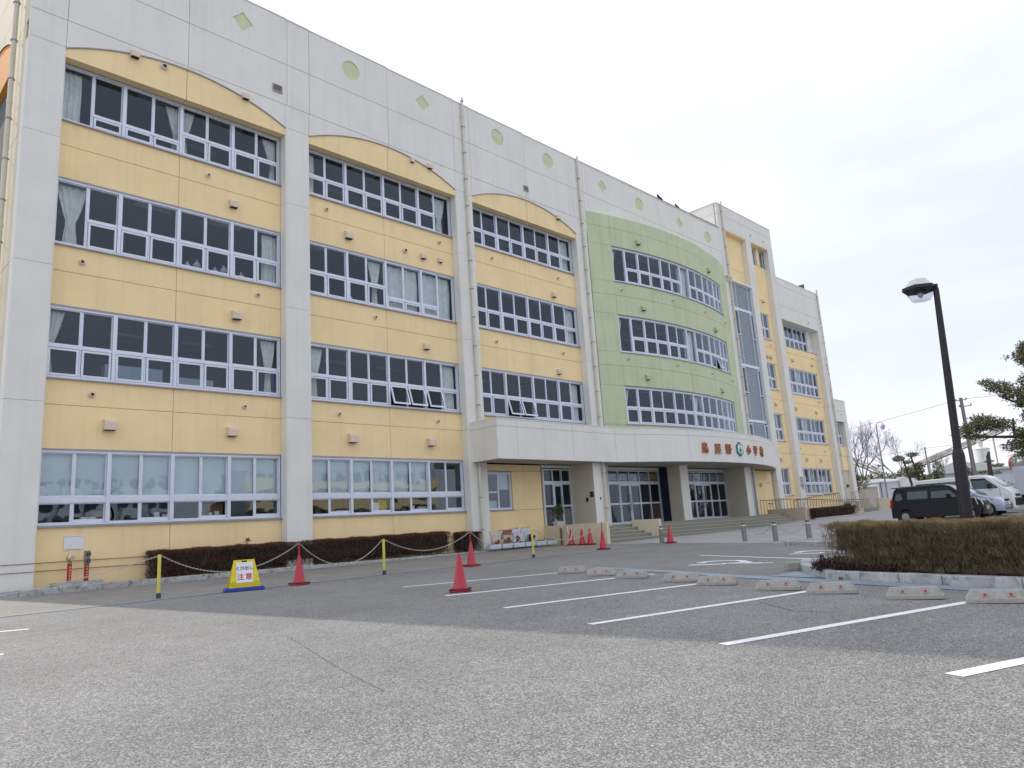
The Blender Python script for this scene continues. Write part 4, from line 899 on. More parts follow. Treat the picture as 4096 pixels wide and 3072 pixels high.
entrance(36.85, 43.35, 7, (3, 4), {0: 0, 1: 0, 2: 0, 3: 0, 4: 0, 5: 0, 6: 0})
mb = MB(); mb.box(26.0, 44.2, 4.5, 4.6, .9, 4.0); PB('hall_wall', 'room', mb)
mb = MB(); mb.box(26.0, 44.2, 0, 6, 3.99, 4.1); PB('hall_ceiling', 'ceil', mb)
for x in (30.5, 32.2, 38.4, 40.6): MB().box(x, x+1.0, 2.2, 2.6, DK, 2.0).build('shoe_rack', 'terra', school)
# wall electric box, white sign plate on the wall, cables
o = MB().box(53.75, 54.3, -.62, -.4, 2.9, 3.55).build('meter_box', 'shedw', school, bevel=.02); MB().tube([(54.0, -.5, 2.9), (54.0, -.5, 2.7), (54.0, -.4, 2.6)], .03, 8).build('meter_conduit', 'shedw', o)
for z in (.935, .715):
    tag(MB().tube([(-6, -.45, z+.0), (5.28, -.43, z), (5.32, -.04, z), (12.7, -.03, z-.02), (12.74, -.43, z-.02), (13.7, -.43, z-.02), (13.74, -.03, z-.02), (21.2, -.03, z-.03)], .009, 5).build('cable', 'rail', school))
o = MB().box(6.06, 6.56, -.03, -.012, 1.26, 1.64).build('wall_plate', 'wht', school)
for i in range(7): MB().box(6.09+i*.065, 6.11+i*.065, -.034, -.03, 1.605, 1.62).build('plate_rivet', 'black', o)
for i, (a, b, c) in enumerate(((6.16, 6.3, 1.36), (6.34, 6.5, 1.36), (6.38, 6.5, 1.43), (6.18, 6.24, 1.34))): MB().box(a, b, -.033, -.03, c, c+.01).build('plate_text', 'alu', o)
# small shrub sprig against the wall top of hedge and more details come with the planting
# ================================================================== OBJECTS
def base(name, x, y, label, cat, group=None, rz=0, dz=0):
    return tag(empty(name, (x, y, gz(x, y)+dz), rz), label, cat, group)
# ---- cones
def make_cone(base_m='cone_base', stick=False, stripe=False, h=.70, w=.19, scarf=False):
    r = empty('traffic_cone')
    b = MB(); b.box(-w, w, -w, w, 0, .035); b.build('cone_base', base_m, r, bevel=.012)
    b = MB(); b.box(-w*1.02, w*1.02, -w*1.02, w*1.02, .036, .056); b.build('weight_ring', 'black', r, bevel=.006)
    MB().lathe([(.148, .05), (.145, .07), (.128, .11), (.034, h-.02), (.030, h), (.02, h+.005)], n=24).build('cone_body', 'cone', r, smooth=True)
    if stripe:
        v = []; f = []
        for k in range(9):
            t = k/8; z = .15+.40*t; a0 = -2.3+1.9*t
            for j in range(4):
                zz = z+.09*(j/3); rr = .130-(zz-.11)*.094/(h-.13)+.004; aa = a0+j*.02; v.append((rr*cos(aa), rr*sin(aa), zz))
        for k in range(8):
            for j in range(3): f.append((4*k+j, 4*k+4+j, 4*k+5+j, 4*k+1+j))
        MB().add(v, f).build('white_stripe', 'wht', r)
    if stick:
        MB().lathe([(.034, h-.06), (.028, h), (.016, h+.02), (.016, h+.29), (.01, h+.31)], n=12).build('chain_stand', 'cone_base', r, smooth=True)
    return r
def cone(x, y, label, **k):
    rz = k.pop('rz', random.uniform(-.3, .3)); r = make_cone(**k); r.location = (x, y, gz(x, y)+.004); r.rotation_euler = (0, 0, rz)
    return tag(r, label, 'traffic cone', 'red traffic cones')
cone(9.39, -7.2, 'red cone with a chain stand on top beside the yellow caution sign', stick=True, rz=.1)
cone(9.39, -13.2, 'bright red cone standing alone between the ends of two parking lines', rz=.72)
cone(14.72, -7.55, 'red cone with a chain stand on the drain strip behind the nearest free cone', stick=True, rz=.2, base_m='cone')
cone(21.97, -6.72, 'red cone with a thin stand in front of the left entrance steps', stick=True, rz=.1)
cone(25.60, -7.25, 'bright red cone beside the lone steel bollard near the curved steps', rz=.2, base_m='cone')
cone(25.50, -2.15, 'red cone with a white diagonal stripe, leftmost of three against the porch wall', stripe=True, rz=-.9)
cone(25.62, -2.68, 'plain red cone, middle one of three against the porch wall', rz=.1)
cone(25.52, -3.22, 'plain red cone, rightmost of three against the porch wall', rz=.2)
# ---- yellow posts
def make_post():
    r = empty('chain_post'); MB().lathe([(.036, .09), (.036, .93), (.03, .95)], n=14).build('post_tube', 'yelpost', r, smooth=True)
    MB().lathe([(.05, 0), (.05, .10), (.042, .12)], n=14).build('post_foot', 'dkblue', r, smooth=True)
    for s in (-1, 1): MB().tube([(s*.03, 0, .90), (s*.055, 0, .925), (s*.065, 0, .90), (s*.05, 0, .88)], .008, 6).build('hook', 'chain', r)
    return r
pp = make_post()
for i, (x, y, la) in enumerate(((6.30, -6.62, 'faded yellow chain post nearest the red water inlets'), (12.04, -7.0, 'faded yellow chain post between two red cones in front of the long hedge'), (18.03, -6.9, 'faded yellow chain post in front of the white planter boxes'))):
    o = pp if i == 0 else copy_tree(pp); o.location = (x, y, gz(x, y)); tag(o, la, 'post', 'yellow chain posts')
# ---- chains: real links
def chain(a, b, sag, label, m='chain', s=.030):
    a = Vector(a); b = Vector(b); n = max(8, int((b-a).length/(s*1.25))); mb = MB(); P = []
    for i in range(n+1):
        t = i/n; p = a.lerp(b, t); p.z -= sag*4*t*(1-t); P.append(p)
    for i in range(n):
        c = (P[i]+P[i+1])/2; d = (P[i+1]-P[i]).normalized(); u = d.cross(Vector((0, 0, 1))).normalized(); w = u.cross(d)
        if i % 2: u, w = w, u
        L, Wd, r = s*.88, s*.38, s*.15; ring = []
        for k in range(8):
            q = 2*pi*k/8; ring.append(c+d*L*cos(q)+u*Wd*sin(q))
        vs = []; fs = []
        for k in range(8):
            q = 2*pi*k/8; od = (d*cos(q)*.4+u*sin(q)).normalized()
            for j in range(4): e = 2*pi*j/4; vs.append(ring[k]+r*(cos(e)*od+sin(e)*w))
        for k in range(8):
            for j in range(4): fs.append((4*k+j, 4*k+(j+1) % 4, 4*((k+1) % 8)+(j+1) % 4, 4*((k+1) % 8)+j))
        mb.add(vs, fs)
    o = mb.build('chain', m, None, rel=tuple(a)); return tag(o, label, 'chain', 'plastic chains between posts and cones')
G1 = lambda x, y, h: (x, y, gz(x, y)+h)
chain(G1(6.25, -6.62, .91), G1(-3.2, -6.6, .9), .62, 'long grey chain drooping left of the first yellow post')
chain(G1(6.36, -6.62, .91), G1(9.39, -7.2, 1.0), .50, 'grey chain passing behind the yellow caution sign')
chain(G1(9.39, -7.2, 1.0), G1(11.98, -7.0, .92), .80-.22, 'grey chain from the tall stand cone to the middle yellow post')
chain(G1(12.1, -7.0, .92), G1(14.72, -7.55, 1.0), .40, 'grey chain from the middle yellow post to the second stand cone')
chain(G1(14.72, -7.55, 1.0), G1(17.98, -6.9, .92), .52, 'grey chain in front of the small hedge and planter boxes')
chain(G1(18.08, -6.9, .92), G1(21.97, -6.72, 1.0), .48, 'grey chain in front of the three cones at the porch wall')
chain(G1(21.97, -6.72, 1.0), G1(25.7, -6.74, .66), .22, 'grey chain crossing in front of the left entrance steps')
# ---- steel bollards
def make_bollard():
    r = empty('steel_bollard'); MB().lathe([(.088, 0), (.088, .60), (.083, .605)], n=20).build('bollard_tube', 'steel', r, smooth=True)
    MB().lathe([(.092, .57), (.092, .605)], n=20).build('white_band', 'wht', r, smooth=True)
    MB().lathe([(.07, .605), (.07, .69), (.06, .70), (.03, .705)], n=20).build('bollard_cap', 'steel', r, smooth=True)
    MB().lathe([(.073, .64), (.073, .665)], n=20).build('cap_groove', 'black', r); return r
bp = make_bollard(); BP = [(25.76, -6.74, 'brushed steel bollard standing alone next to the bright red cone'), (25.84, -10.33, 'first of three steel bollards on the apron, nearest the curved steps'), (25.38, -11.76, 'middle of the three steel bollards linked by chains'), (25.9, -12.75, 'steel bollard standing behind the low grey kerb, last of the linked three')]
for i, (x, y, la) in enumerate(BP):
    o = bp if i == 0 else copy_tree(bp); o.location = (x, y, gz(x, y)); tag(o, la, 'bollard', 'steel bollards in front of the entrance')
chain(G1(25.84, -10.42, .6), G1(25.38, -11.68, .6), .33, 'thin steel chain between the first two linked bollards', 'steel', .022)
chain(G1(25.4, -11.85, .6), G1(25.88, -12.66, .6), .33, 'thin steel chain between the last two linked bollards', 'steel', .022)
# ---- caution sign
r = base('caution_sign', 8.03, -7.1, 'yellow plastic caution stand with white board and blue base', 'caution sign', rz=atan2(-.36, .95)+.06, dz=.004)
MB().prism([(-.44, 0), (.44, 0), (.44, .05), (.40, .085), (-.40, .085), (-.44, .05)], -.20, .20).build('sign_base', 'blue', r, bevel=.01)
def trap(w0, w1, h0, h1, n=6, rad=.05):
    P = [(-w0, h0), (w0, h0)]
    for k in range(n+1): a = pi/2*k/n; P.append((w1-rad+rad*cos(a), h1-rad+rad*sin(a)))
    for k in range(n+1): a = pi/2+pi/2*k/n; P.append((-w1+rad+rad*cos(a), h1-rad+rad*sin(a)))
    return P
for s in (1, -1):
    mb = MB(); P = trap(.355, .235, .085, .70)
    dy = lambda h: -(.15*(1-(h-.085)/.615)+.02)
    n = len(P); vs = [(x, s*dy(h), h) for x, h in P]+[(x*.99, s*(dy(h)+.03), h) for x, h in P]
    mb.add(vs, [tuple(range(n)), tuple(range(2*n-1, n-1, -1))]+[(i, i+n, (i+1) % n+n, (i+1) % n) for i in range(n)]); mb.build('sign_shell', 'yel', r)
for k in range(4):
    h = .115+.028*k; w = .345-.005*k; yy = -(.15*(1-(h-.085)/.615)+.02); MB().box(-w, w, yy-.012, yy, h, h+.014).build('shell_rib', 'yel', r)
MB().box(-.235, .235, -.02, .02, .66, .70).build('sign_top', 'yel', r, bevel=.01); MB().box(-.055, .055, -.055, -.02, .655, .682).build('carry_slot', 'black', r)
tl = atan2(.15, .615)
bd = MB().box(-.185, .185, -.006, .006, -.235, .235).build('sign_board', 'wht', r, bevel=.004); bd.location = (0, -(.15*(1-(.415-.085)/.615)+.02)-.012, .415); bd.rotation_euler = (-tl, 0, 0)
def txt(ch, size, x, z, m, par, bold=.004):
    me = textmesh(ch, size, .002, bold); me.materials.clear(); me.materials.append(K[m]); me.name = 'lettering'
    o = bpy.data.objects.new('lettering', me); COL.objects.link(o); o.location = (x, -.0085, z); o.rotation_euler = (pi/2, 0, 0); o.parent = par
txt('とび出し', .098, 0, .06, 'blk', bd, .0016); txt('注', .165, -.092, -.16, 'redp', bd, .0022); txt('意', .165, .092, -.16, 'redp', bd, .0022)
# ---- wheel stops
def make_stop(L=.6):
    r = empty('wheel_stop'); mb = MB()
    pr = [(-.10, 0), (-.097, .05), (-.045, .15), (.04, .15), (.085, .05), (.09, 0)]; n = len(pr); vs = []
    for x, s in ((-L/2, .0), (-L/2+.06, 1), (L/2-.06, 1), (L/2, .0)):
        for y, z in pr: vs.append((x, y*(1 if s else .95), z if s else min(z, .06)))
    fs = [tuple(range(n-1, -1, -1)), tuple(range(3*n, 4*n))]
    for i in range(3):
        for k in range(n): fs.append((i*n+k, i*n+(k+1) % n, (i+1)*n+(k+1) % n, (i+1)*n+k))
    mb.add(vs, fs); mb.build('stop_body', 'stop', r, bevel=.006)
    for x in (-.13, .13):
        q = MB().add([(x-.034, -.092, .075), (x+.034, -.092, .075), (x+.034, -.064, .128), (x-.034, -.064, .128), (x-.034, -.07, .07), (x+.034, -.07, .07), (x+.034, -.03, .125), (x-.034, -.03, .125)], [(0, 1, 2, 3), (0, 4, 5, 1), (1, 5, 6, 2), (2, 6, 7, 3), (3, 7, 4, 0)]).build('reflector_holder', 'stop', r)
        MB().add([(x-.015, -.0925, .086), (x+.015, -.0925, .086), (x+.015, -.0785, .113), (x-.015, -.0785, .113), (x-.015, -.08, .084), (x+.015, -.08, .084), (x+.015, -.066, .111), (x-.015, -.066, .111)], [(0, 1, 2, 3), (0, 4, 5, 1), (1, 5, 6, 2), (2, 6, 7, 3), (3, 7, 4, 0)]).build('red_reflector', 'reflred', q)
    MB().box(L/2-.075, L/2-.045, -.018, .018, .08, .125).build('lift_slot', 'black', r)
    return r
sp = make_stop(.66); DN = Vector((-.356, -.934))
ST = [(13.18, -12.72, 'first wheel stop of the row, on the farthest parking line'), (12.72, -13.95, 'wheel stop second from the far end of the row'), (12.33, -15.02, 'wheel stop on the second parking line from the far end'), (11.86, -16.45, 'wheel stop between the second and third parking lines'), (11.5, -17.38, 'wheel stop on the third parking line beside the gutter'), (11.0, -18.70, 'wheel stop just left of the fourth parking line end'), (10.78, -19.60, 'wheel stop on the fourth parking line near the planter'), (10.47, -20.78, 'wheel stop just left of the nearest full parking line'), (10.36, -21.72, 'nearest wheel stop at the right edge of the picture')]
for i, (x, y, la) in enumerate(ST):
    o = sp if i == 0 else copy_tree(sp); a = atan2(-.95, -.30)+pi
    o.location = (x, y, gz(x, y)+.004); o.rotation_euler = (0, 0, atan2(-(.33), .94)-pi/2+radians(0)); tag(o, la, 'wheel stop', 'concrete wheel stops with red reflectors')
    o.rotation_euler = (0, 0, atan2(-.934, -.25)+0); o.rotation_euler = (0, 0, radians(-72))
o = MB().box(-.32, .32, -.08, .08, 0, .16).build('concrete_block', 'stop', None, bevel=.015); o.location = (14.4, -17.55, gz(14.4, -17.55)); o.rotation_euler = (0, 0, radians(-38)); tag(o, 'plain grey concrete block lying left of the hedge island', 'concrete block')
# ---- water inlets
slab = MB().box(5.75, 6.95, -.6, -.1, .1, .36).build('inlet_slab', 'kerb', None); tag(slab, 'flat concrete slab under the red water inlets', 'concrete slab')
r = tag(empty('water_inlet', (6.14, -.38, .36)), 'red standpipe with a round brass coupling, left of the pair by the wall', 'fire inlet', 'red fire standpipes at the wall')
MB().lathe([(.055, 0), (.055, .50)], n=16).build('standpipe', 'cone_base', r, smooth=True); MB().box(-.045, .045, -.06, -.052, .05, .45).build('inlet_label', 'redp', r)
for k in range(5): MB().box(-.02, .02, -.064, -.06, .38-.075*k, .42-.075*k).build('label_mark', 'gold', r)
MB().lathe([(.05, .5), (.055, .56), (.09, .60), (.095, .68), (.06, .74), (.03, .80), (.02, .84)], n=16).build('inlet_head', 'gold', r, smooth=True)
MB().tube([(0, 0, .64), (.02, -.12, .64)], .05, 12).build('coupling', 'steel', r); MB().lathe([(.07, -.15), (.07, -.12)], (.02, 0, .64), 12, 'y').build('coupling_cap', 'gold', r)
r = tag(empty('water_inlet', (6.57, -.38, .36)), 'red standpipe plate with two round couplings, right of the pair', 'fire inlet', 'red fire standpipes at the wall')
MB().lathe([(.06, 0), (.06, .46)], n=16).build('standpipe', 'cone_base', r, smooth=True); MB().box(-.075, .075, -.05, .05, .46, .84).build('inlet_plate', 'steel', r, bevel=.01)
for z in (.56, .74): MB().lathe([(.06, -.05), (.06, -.10), (.045, -.12)], (0.02, 0, z), 14, 'y').build('coupling', 'barkg', r, smooth=True)
for k in range(5): MB().box(-.02, .02, -.066, -.06, .38-.075*k, .42-.075*k).build('label_mark', 'gold', r)
# ---- planter boxes by the yellow wall
def make_box(w=.62, d=.24, h=.19):
    r = empty('planter_box'); mb = MB(); a = .02
    o = [(-w/2+a, -d/2+a), (w/2-a, -d/2+a), (w/2-a, d/2-a), (-w/2+a, d/2-a)]; t = [(-w/2, -d/2), (w/2, -d/2), (w/2, d/2), (-w/2, d/2)]
    i = [(x*.93, y*.86) for x, y in t]; vs = [(*p, 0) for p in o]+[(*p, h) for p in t]+[(*p, h) for p in i]+[(*p, h-.03) for p in i]; fs = [(3, 2, 1, 0), (12, 13, 14, 15)]
    for k in range(4):
        n = (k+1) % 4
        for b in (0, 4, 8): fs.append((b+k, b+n, b+4+n, b+4+k))
    mb.add(vs, fs); mb.build('box_shell', 'whtbox', r)
    MB().box(-w*.3, w*.3, -d/2-.004, -d/2+.02, h*.25, h*.30).build('box_rib', 'alu', r); MB().box(-w*.3, w*.3, -d/2-.004, -d/2+.02, h*.68, h*.73).build('box_rib', 'alu', r)
    for s in (-1, 1): MB().box(s*w*.3-.012, s*w*.3+.012, -d/2-.004, -d/2+.02, h*.30, h*.68).build('box_rib', 'alu', r)
    return r
def sprigs(x, y, z, w, d, n, h, par=None, m='moss'):
    v = []; f = []
    for i in range(n):
        px = x+random.uniform(-w, w)/2; py = y+random.uniform(-d, d)/2; a = random.uniform(0, pi); hh = h*random.uniform(.5, 1.2); o = len(v); dx = cos(a)*.012; dy = sin(a)*.012; lx = random.uniform(-.03, .03); ly = random.uniform(-.03, .03)
        v += [(px-dx, py-dy, z), (px+dx, py+dy, z), (px+lx, py+ly, z+hh)]; f.append((o, o+1, o+2))
    return raw('seedlings', v, f, m, par)
bx = make_box(); first = True
PBX = [(22.0+.68*i, -.86+.02*(i % 2)-.035*i, .27, 'front row', i) for i in range(6)]
labs_f = ['white planter box at the left end of the front row on the kerb', 'second white planter box from the left in the front row', 'third white planter box from the left in the front row', 'fourth white planter box in the front row, behind the yellow post', 'fifth white planter box in the front row', 'white planter box at the right end of the front row']
PB2 = [(23.75, -.32, .86, 'upper left white planter box stacked at the wall'), (24.42, -.32, .86, 'upper right white planter box stacked at the wall'), (23.9, -.36, .66, 'lower left white planter box of the stack at the wall'), (24.6, -.36, .66, 'lower right white planter box of the stack at the wall'), (24.0, -.36, .46, 'bottom left planter box of the stack at the wall'), (24.7, -.36, .46, 'bottom right planter box of the stack at the wall')]
for i, (x, y, z, _, k) in enumerate(PBX):
    o = bx if i == 0 else copy_tree(bx); o.location = (x, y, z); o.rotation_euler = (0, 0, random.uniform(-.08, .08)); tag(o, labs_f[i], 'planter box', 'white planter boxes by the yellow wall')
    s_ = sprigs(0, 0, .16, .5, .16, 36, .1, None, 'moss' if i % 2 else 'leafred'); s_.parent = o
for x, y, z, la in PB2:
    o = copy_tree(bx)
    for c in list(children(o)):
        if c.name.startswith('seedlings'): bpy.data.objects.remove(c)
    o.location = (x, y, z); tag(o, la, 'planter box', 'white planter boxes by the yellow wall')
    if z > .8: s_ = sprigs(0, 0, .16, .5, .16, 30, .12, None, 'leafred'); s_.parent = o
def oblong(name, x, y, z, w, d, h, m, label, cat, rz=0, ry=0):
    mb = MB(); mb.add([(-w*.42, -d*.38, 0), (w*.42, -d*.38, 0), (w*.42, d*.38, 0), (-w*.42, d*.38, 0), (-w/2, -d/2, h), (w/2, -d/2, h), (w/2, d/2, h), (-w/2, d/2, h), (-w*.45, -d*.42, h), (w*.45, -d*.42, h), (w*.45, d*.42, h), (-w*.45, d*.42, h), (-w*.4, -d*.36, .03), (w*.4, -d*.36, .03), (w*.4, d*.36, .03), (-w*.4, d*.36, .03)],
        [(3, 2, 1, 0), (0, 1, 5, 4), (1, 2, 6, 5), (2, 3, 7, 6), (3, 0, 4, 7), (4, 5, 9, 8), (5, 6, 10, 9), (6, 7, 11, 10), (7, 4, 8, 11), (8, 9, 13, 12), (9, 10, 14, 13), (10, 11, 15, 14), (11, 8, 12, 15), (12, 13, 14, 15)])
    o = mb.build(name, m, None); o.location = (x, y, z); o.rotation_euler = (0, ry, rz); return tag(o, label, cat)
oblong('trough', 22.55, -.35, .82, .75, .26, .2, 'pipe', 'cream plastic trough stacked left of the red one', 'plant trough'); oblong('trough', 23.2, -.35, .84, .62, .26, .2, 'redbrown', 'dull red plastic trough stacked beside the white boxes', 'plant trough')
oblong('trough', 22.6, -.38, .44, .7, .28, .2, 'beige', 'beige trough at the bottom left of the pile', 'plant trough'); oblong('trough', 23.2, -.38, .62, .6, .26, .2, 'beige', 'beige trough in the middle of the pile', 'plant trough', .1); oblong('trough', 22.5, -.4, .64, .5, .26, .17, 'pipe', 'cream trough tucked under the top left trough', 'plant trough', -.06)
def pot(x, y, z, r, m, label, rx=0, ry=0, rz=0):
    o = MB().lathe([(r*.62, 0), (r*.68, .01), (r*.95, r*1.5), (r*1.05, r*1.5), (r*1.05, r*1.8), (r*.95, r*1.8), (r*.85, r*1.5), (r*.58, .03)], n=18).build('plant_pot', m, None, smooth=True); o.location = (x, y, z); o.rotation_euler = (rx, ry, rz); return tag(o, label, 'plant pot', 'old plant pots by the wall')
pot(22.95, -.62, .55, .11, 'terra', 'terracotta pot lying on its side, left of the pile', 1.2, .3); pot(23.25, -.62, .55, .12, 'whtbox', 'white pot lying on its side between the brown ones', 1.3, -.2); pot(23.5, -.6, .55, .13, 'terra', 'terracotta pot tipped towards the white boxes', 1.0, .5); pot(22.3, -.62, .52, .10, 'terra', 'small terracotta pot at the left end of the pile', 1.3, 1.2); pot(23.85, -.62, .5, .13, 'black', 'black pot turned upside down in front of the stack', pi, 0); pot(24.5, -.62, .48, .15, 'black', 'dark pot with soil in front of the lower boxes', .4, 0)
oblong('tray', 23.0, -.66, .40, 1.3, .25, .10, 'beige', 'long beige tray lying behind the front boxes', 'tray', .02); oblong('tray', 24.1, -.64, .41, .7, .25, .06, 'lime', 'pale green tray lying behind the front boxes', 'tray', -.05)
# ---- potted shrub at side door, tap post, hose
r = tag(empty('potted_shrub', (26.72, -.42, DK+.13)), 'leafy shrub in a pale oblong planter by the side door', 'potted plant')
# ---- far-side things handled in planting
# tap post
r = base('tap_post', 25.92, -1.2, 'thin dark post with a garden tap at the porch wall', 'garden tap', dz=0)
MB().tube([(0, 0, 0), (0, 0, .78)], .045, 10).build('tap_pillar', 'rail', r); MB().tube([(0, 0, .68), (-.02, -.12, .68), (-.02, -.14, .62)], .015, 8).build('tap_spout', 'gold', r); MB().lathe([(.035, .70), (.035, .72)], (-.02, -.09, 0), 10).build('tap_handle', 'gold', r)
v = [(26.06, -1.5, 1.0), (26.02, -1.52, .8), (26.03, -1.62, .62), (26.0, -1.7, .52), (25.98, -1.78, .5)]
tag(MB().tube(v, .022, 8).build('hose', 'wht', None), 'short white hose hanging down the porch wall', 'hose')
# ---- retaining walls, ramp and railings right of the steps
def seg_wall(P, top0, top1, th, m, name, label, cat, bottom=-.2):
    mb = MB()
    for i in range(len(P)-1):
        a, b = Vector(P[i]), Vector(P[i+1]); n = Vector((-(b-a).y, (b-a).x)).normalized()*th; t0 = top0+(top1-top0)*i/(len(P)-1); t1 = top0+(top1-top0)*(i+1)/(len(P)-1)
        q = [(a.x, a.y), (b.x, b.y), (b.x+n.x, b.y+n.y), (a.x+n.x, a.y+n.y)]; tt = [t0, t1, t1, t0]
        mb.add([(x, y, gz(x, y)+bottom) for x, y in q]+[(x, y, z) for (x, y), z in zip(q, tt)], [(3, 2, 1, 0), (4, 5, 6, 7), (0, 1, 5, 4), (1, 2, 6, 5), (2, 3, 7, 6), (3, 0, 4, 7)])
    return tag(mb.build(name, m, None, bevel=.01), label, cat)
seg_wall([(46.3, -3.65), (49, -3.95), (52.1, -4.1)], 1.27, 1.05, .16, 'wallr', 'ramp_wall', 'low rendered wall of the wheelchair ramp behind the small hedge', 'wall')
seg_wall([(52.0, -4.45), (54.0, -4.0), (56.2, -3.65)], .78, .80, .16, 'wallr', 'ramp_wall', 'low sloping end of the ramp wall right of the small hedge', 'wall')
seg_wall([(52.6, -3.9), (56.0, -3.3)], 1.05, 1.4, .16, 'wallr', 'ramp_wall', 'sloping rendered wall rising behind the ramp end', 'wall')
seg_wall([(56.2, -3.45), (59.78, -2.83)], 1.5, 1.62, .2, 'wallr', 'far_wall', 'rendered wall left of the small outside stair', 'wall')
seg_wall([(62.9, -2.5), (66, -2.35), (80, -2.2)], 1.67, 1.67, .2, 'wallr', 'far_wall', 'rendered wall right of the small outside stair behind the cars', 'wall')
r = base('outside_stair', 61.3, -2.6, 'small dark stone stair between the rendered walls', 'stairs')
for i in range(5): MB().box(-1.55, 1.6, i*.28, 1.6, 0, .17*(i+1)).build('step', 'kerb', r)
def railing(P, h, name, label, sp=.34, vert=True, m='rail'):
    a0 = P[0]; r = tag(empty(name, a0), label, 'railing', 'brown railings of the ramp'); o0 = Vector(a0)
    Q = [Vector(p)-o0 for p in P]
    MB().tube([q+Vector((0, 0, h)) for q in Q], .022, 8).build('handrail', m, r)
    for i in range(len(Q)-1):
        L = (Q[i+1]-Q[i]).length; n = max(1, int(L/sp))
        for k in range(n+(1 if i == len(Q)-2 else 0)):
            p = Q[i].lerp(Q[i+1], k/n); MB().tube([p, p+Vector((0, 0, h))], .014, 6).build('baluster', m, r)
    return r
railing([(44.45, -1.75, 1.0), (47.4, -1.75, 1.0)], .86, 'railing', 'short brown railing between the last pier and the ramp', .42)
railing([(44.9, -2.85, 1.25), (47.8, -3.3, 1.16), (50.5, -3.5, 1.06), (52.2, -3.6, 1.0), (58.5, -3.3, 1.02)], .62, 'railing', 'long brown railing descending along the front of the ramp', .36)
railing([(49.5, -1.6, 1.15), (55.2, -1.6, 1.55), (57.6, -1.6, 1.60)], .62, 'railing', 'rear brown railing climbing towards the right wing', .36)
railing([(57.2, -2.6, 1.55), (60.0, -2.6, 1.75)], .62, 'railing', 'grey railing section by the far rendered wall', .36, m='steel')
PB('ramp_floor', 'step', MB().prism([(46.3, -3.4), (58.5, -3.2), (62, -2.7), (62, -.4), (46.3, -.4)], .2, .98, 'z'))
# ---- street lamp
r = tag(empty('street_lamp', (13.56, -20.725, gz(13.6, -20.9)+.1)), 'tall dark lamp post with a hexagonal head rising from the right hedge', 'street lamp')
zb = gz(13.6, -20.9)+.1
r.rotation_euler = (.038, .009, 0)
MB().lathe([(.095, 0), (.092, 1.78), (.085, 1.84), (.062, 1.90)], n=24).build('pole_base', 'lamp', r, smooth=True)
MB().lathe([(.062, 1.88), (.058, 3.0), (.045, 4.60)], n=24).build('pole', 'lamp', r, smooth=True)
LC = (0, .245); zc = 4.47-zb
def hexr(rx, z, n=6, off=0): return [(LC[0]+rx*cos(2*pi*k/n+off), LC[1]+rx*sin(2*pi*k/n+off), z) for k in range(n)]
def ringmesh(levels, n=6, capb=True, capt=True):
    vs = [p for l in levels for p in l]; fs = []
    for i in range(len(levels)-1):
        for k in range(n): fs.append((i*n+k, i*n+(k+1) % n, (i+1)*n+(k+1) % n, (i+1)*n+k))
    if capb: fs.append(tuple(range(n-1, -1, -1)))
    if capt: fs.append(tuple(range((len(levels)-1)*n, len(levels)*n)))
    return vs, fs
MB().add(*ringmesh([hexr(.265, zc+.06), hexr(.28, zc+.08), hexr(.27, zc+.135)])).build('lamp_rim', 'lamp', r)
MB().add(*ringmesh([hexr(.245, zc+.135), hexr(.13, zc+.265), hexr(.11, zc+.27)])).build('lamp_cap', 'lampcap', r)
MB().add(*ringmesh([hexr(.15, zc-.10), hexr(.24, zc+.058)], capt=False)).build('lamp_lens', 'frost', r)
MB().lathe([(.10, zc+.03), (.10, zc+.055)], (LC[0], LC[1], 0), 16).build('lamp_plate', 'lamp', r); MB().lathe([(.02, zc-.05), (.045, zc-.02), (.04, zc+.03)], (LC[0], LC[1], 0), 12).build('lamp_bulb', 'whitething', r, smooth=True)
MB().box(-.035, .035, -.03, .10, zc+.06, zc+.13).build('lamp_arm', 'lamp', r)
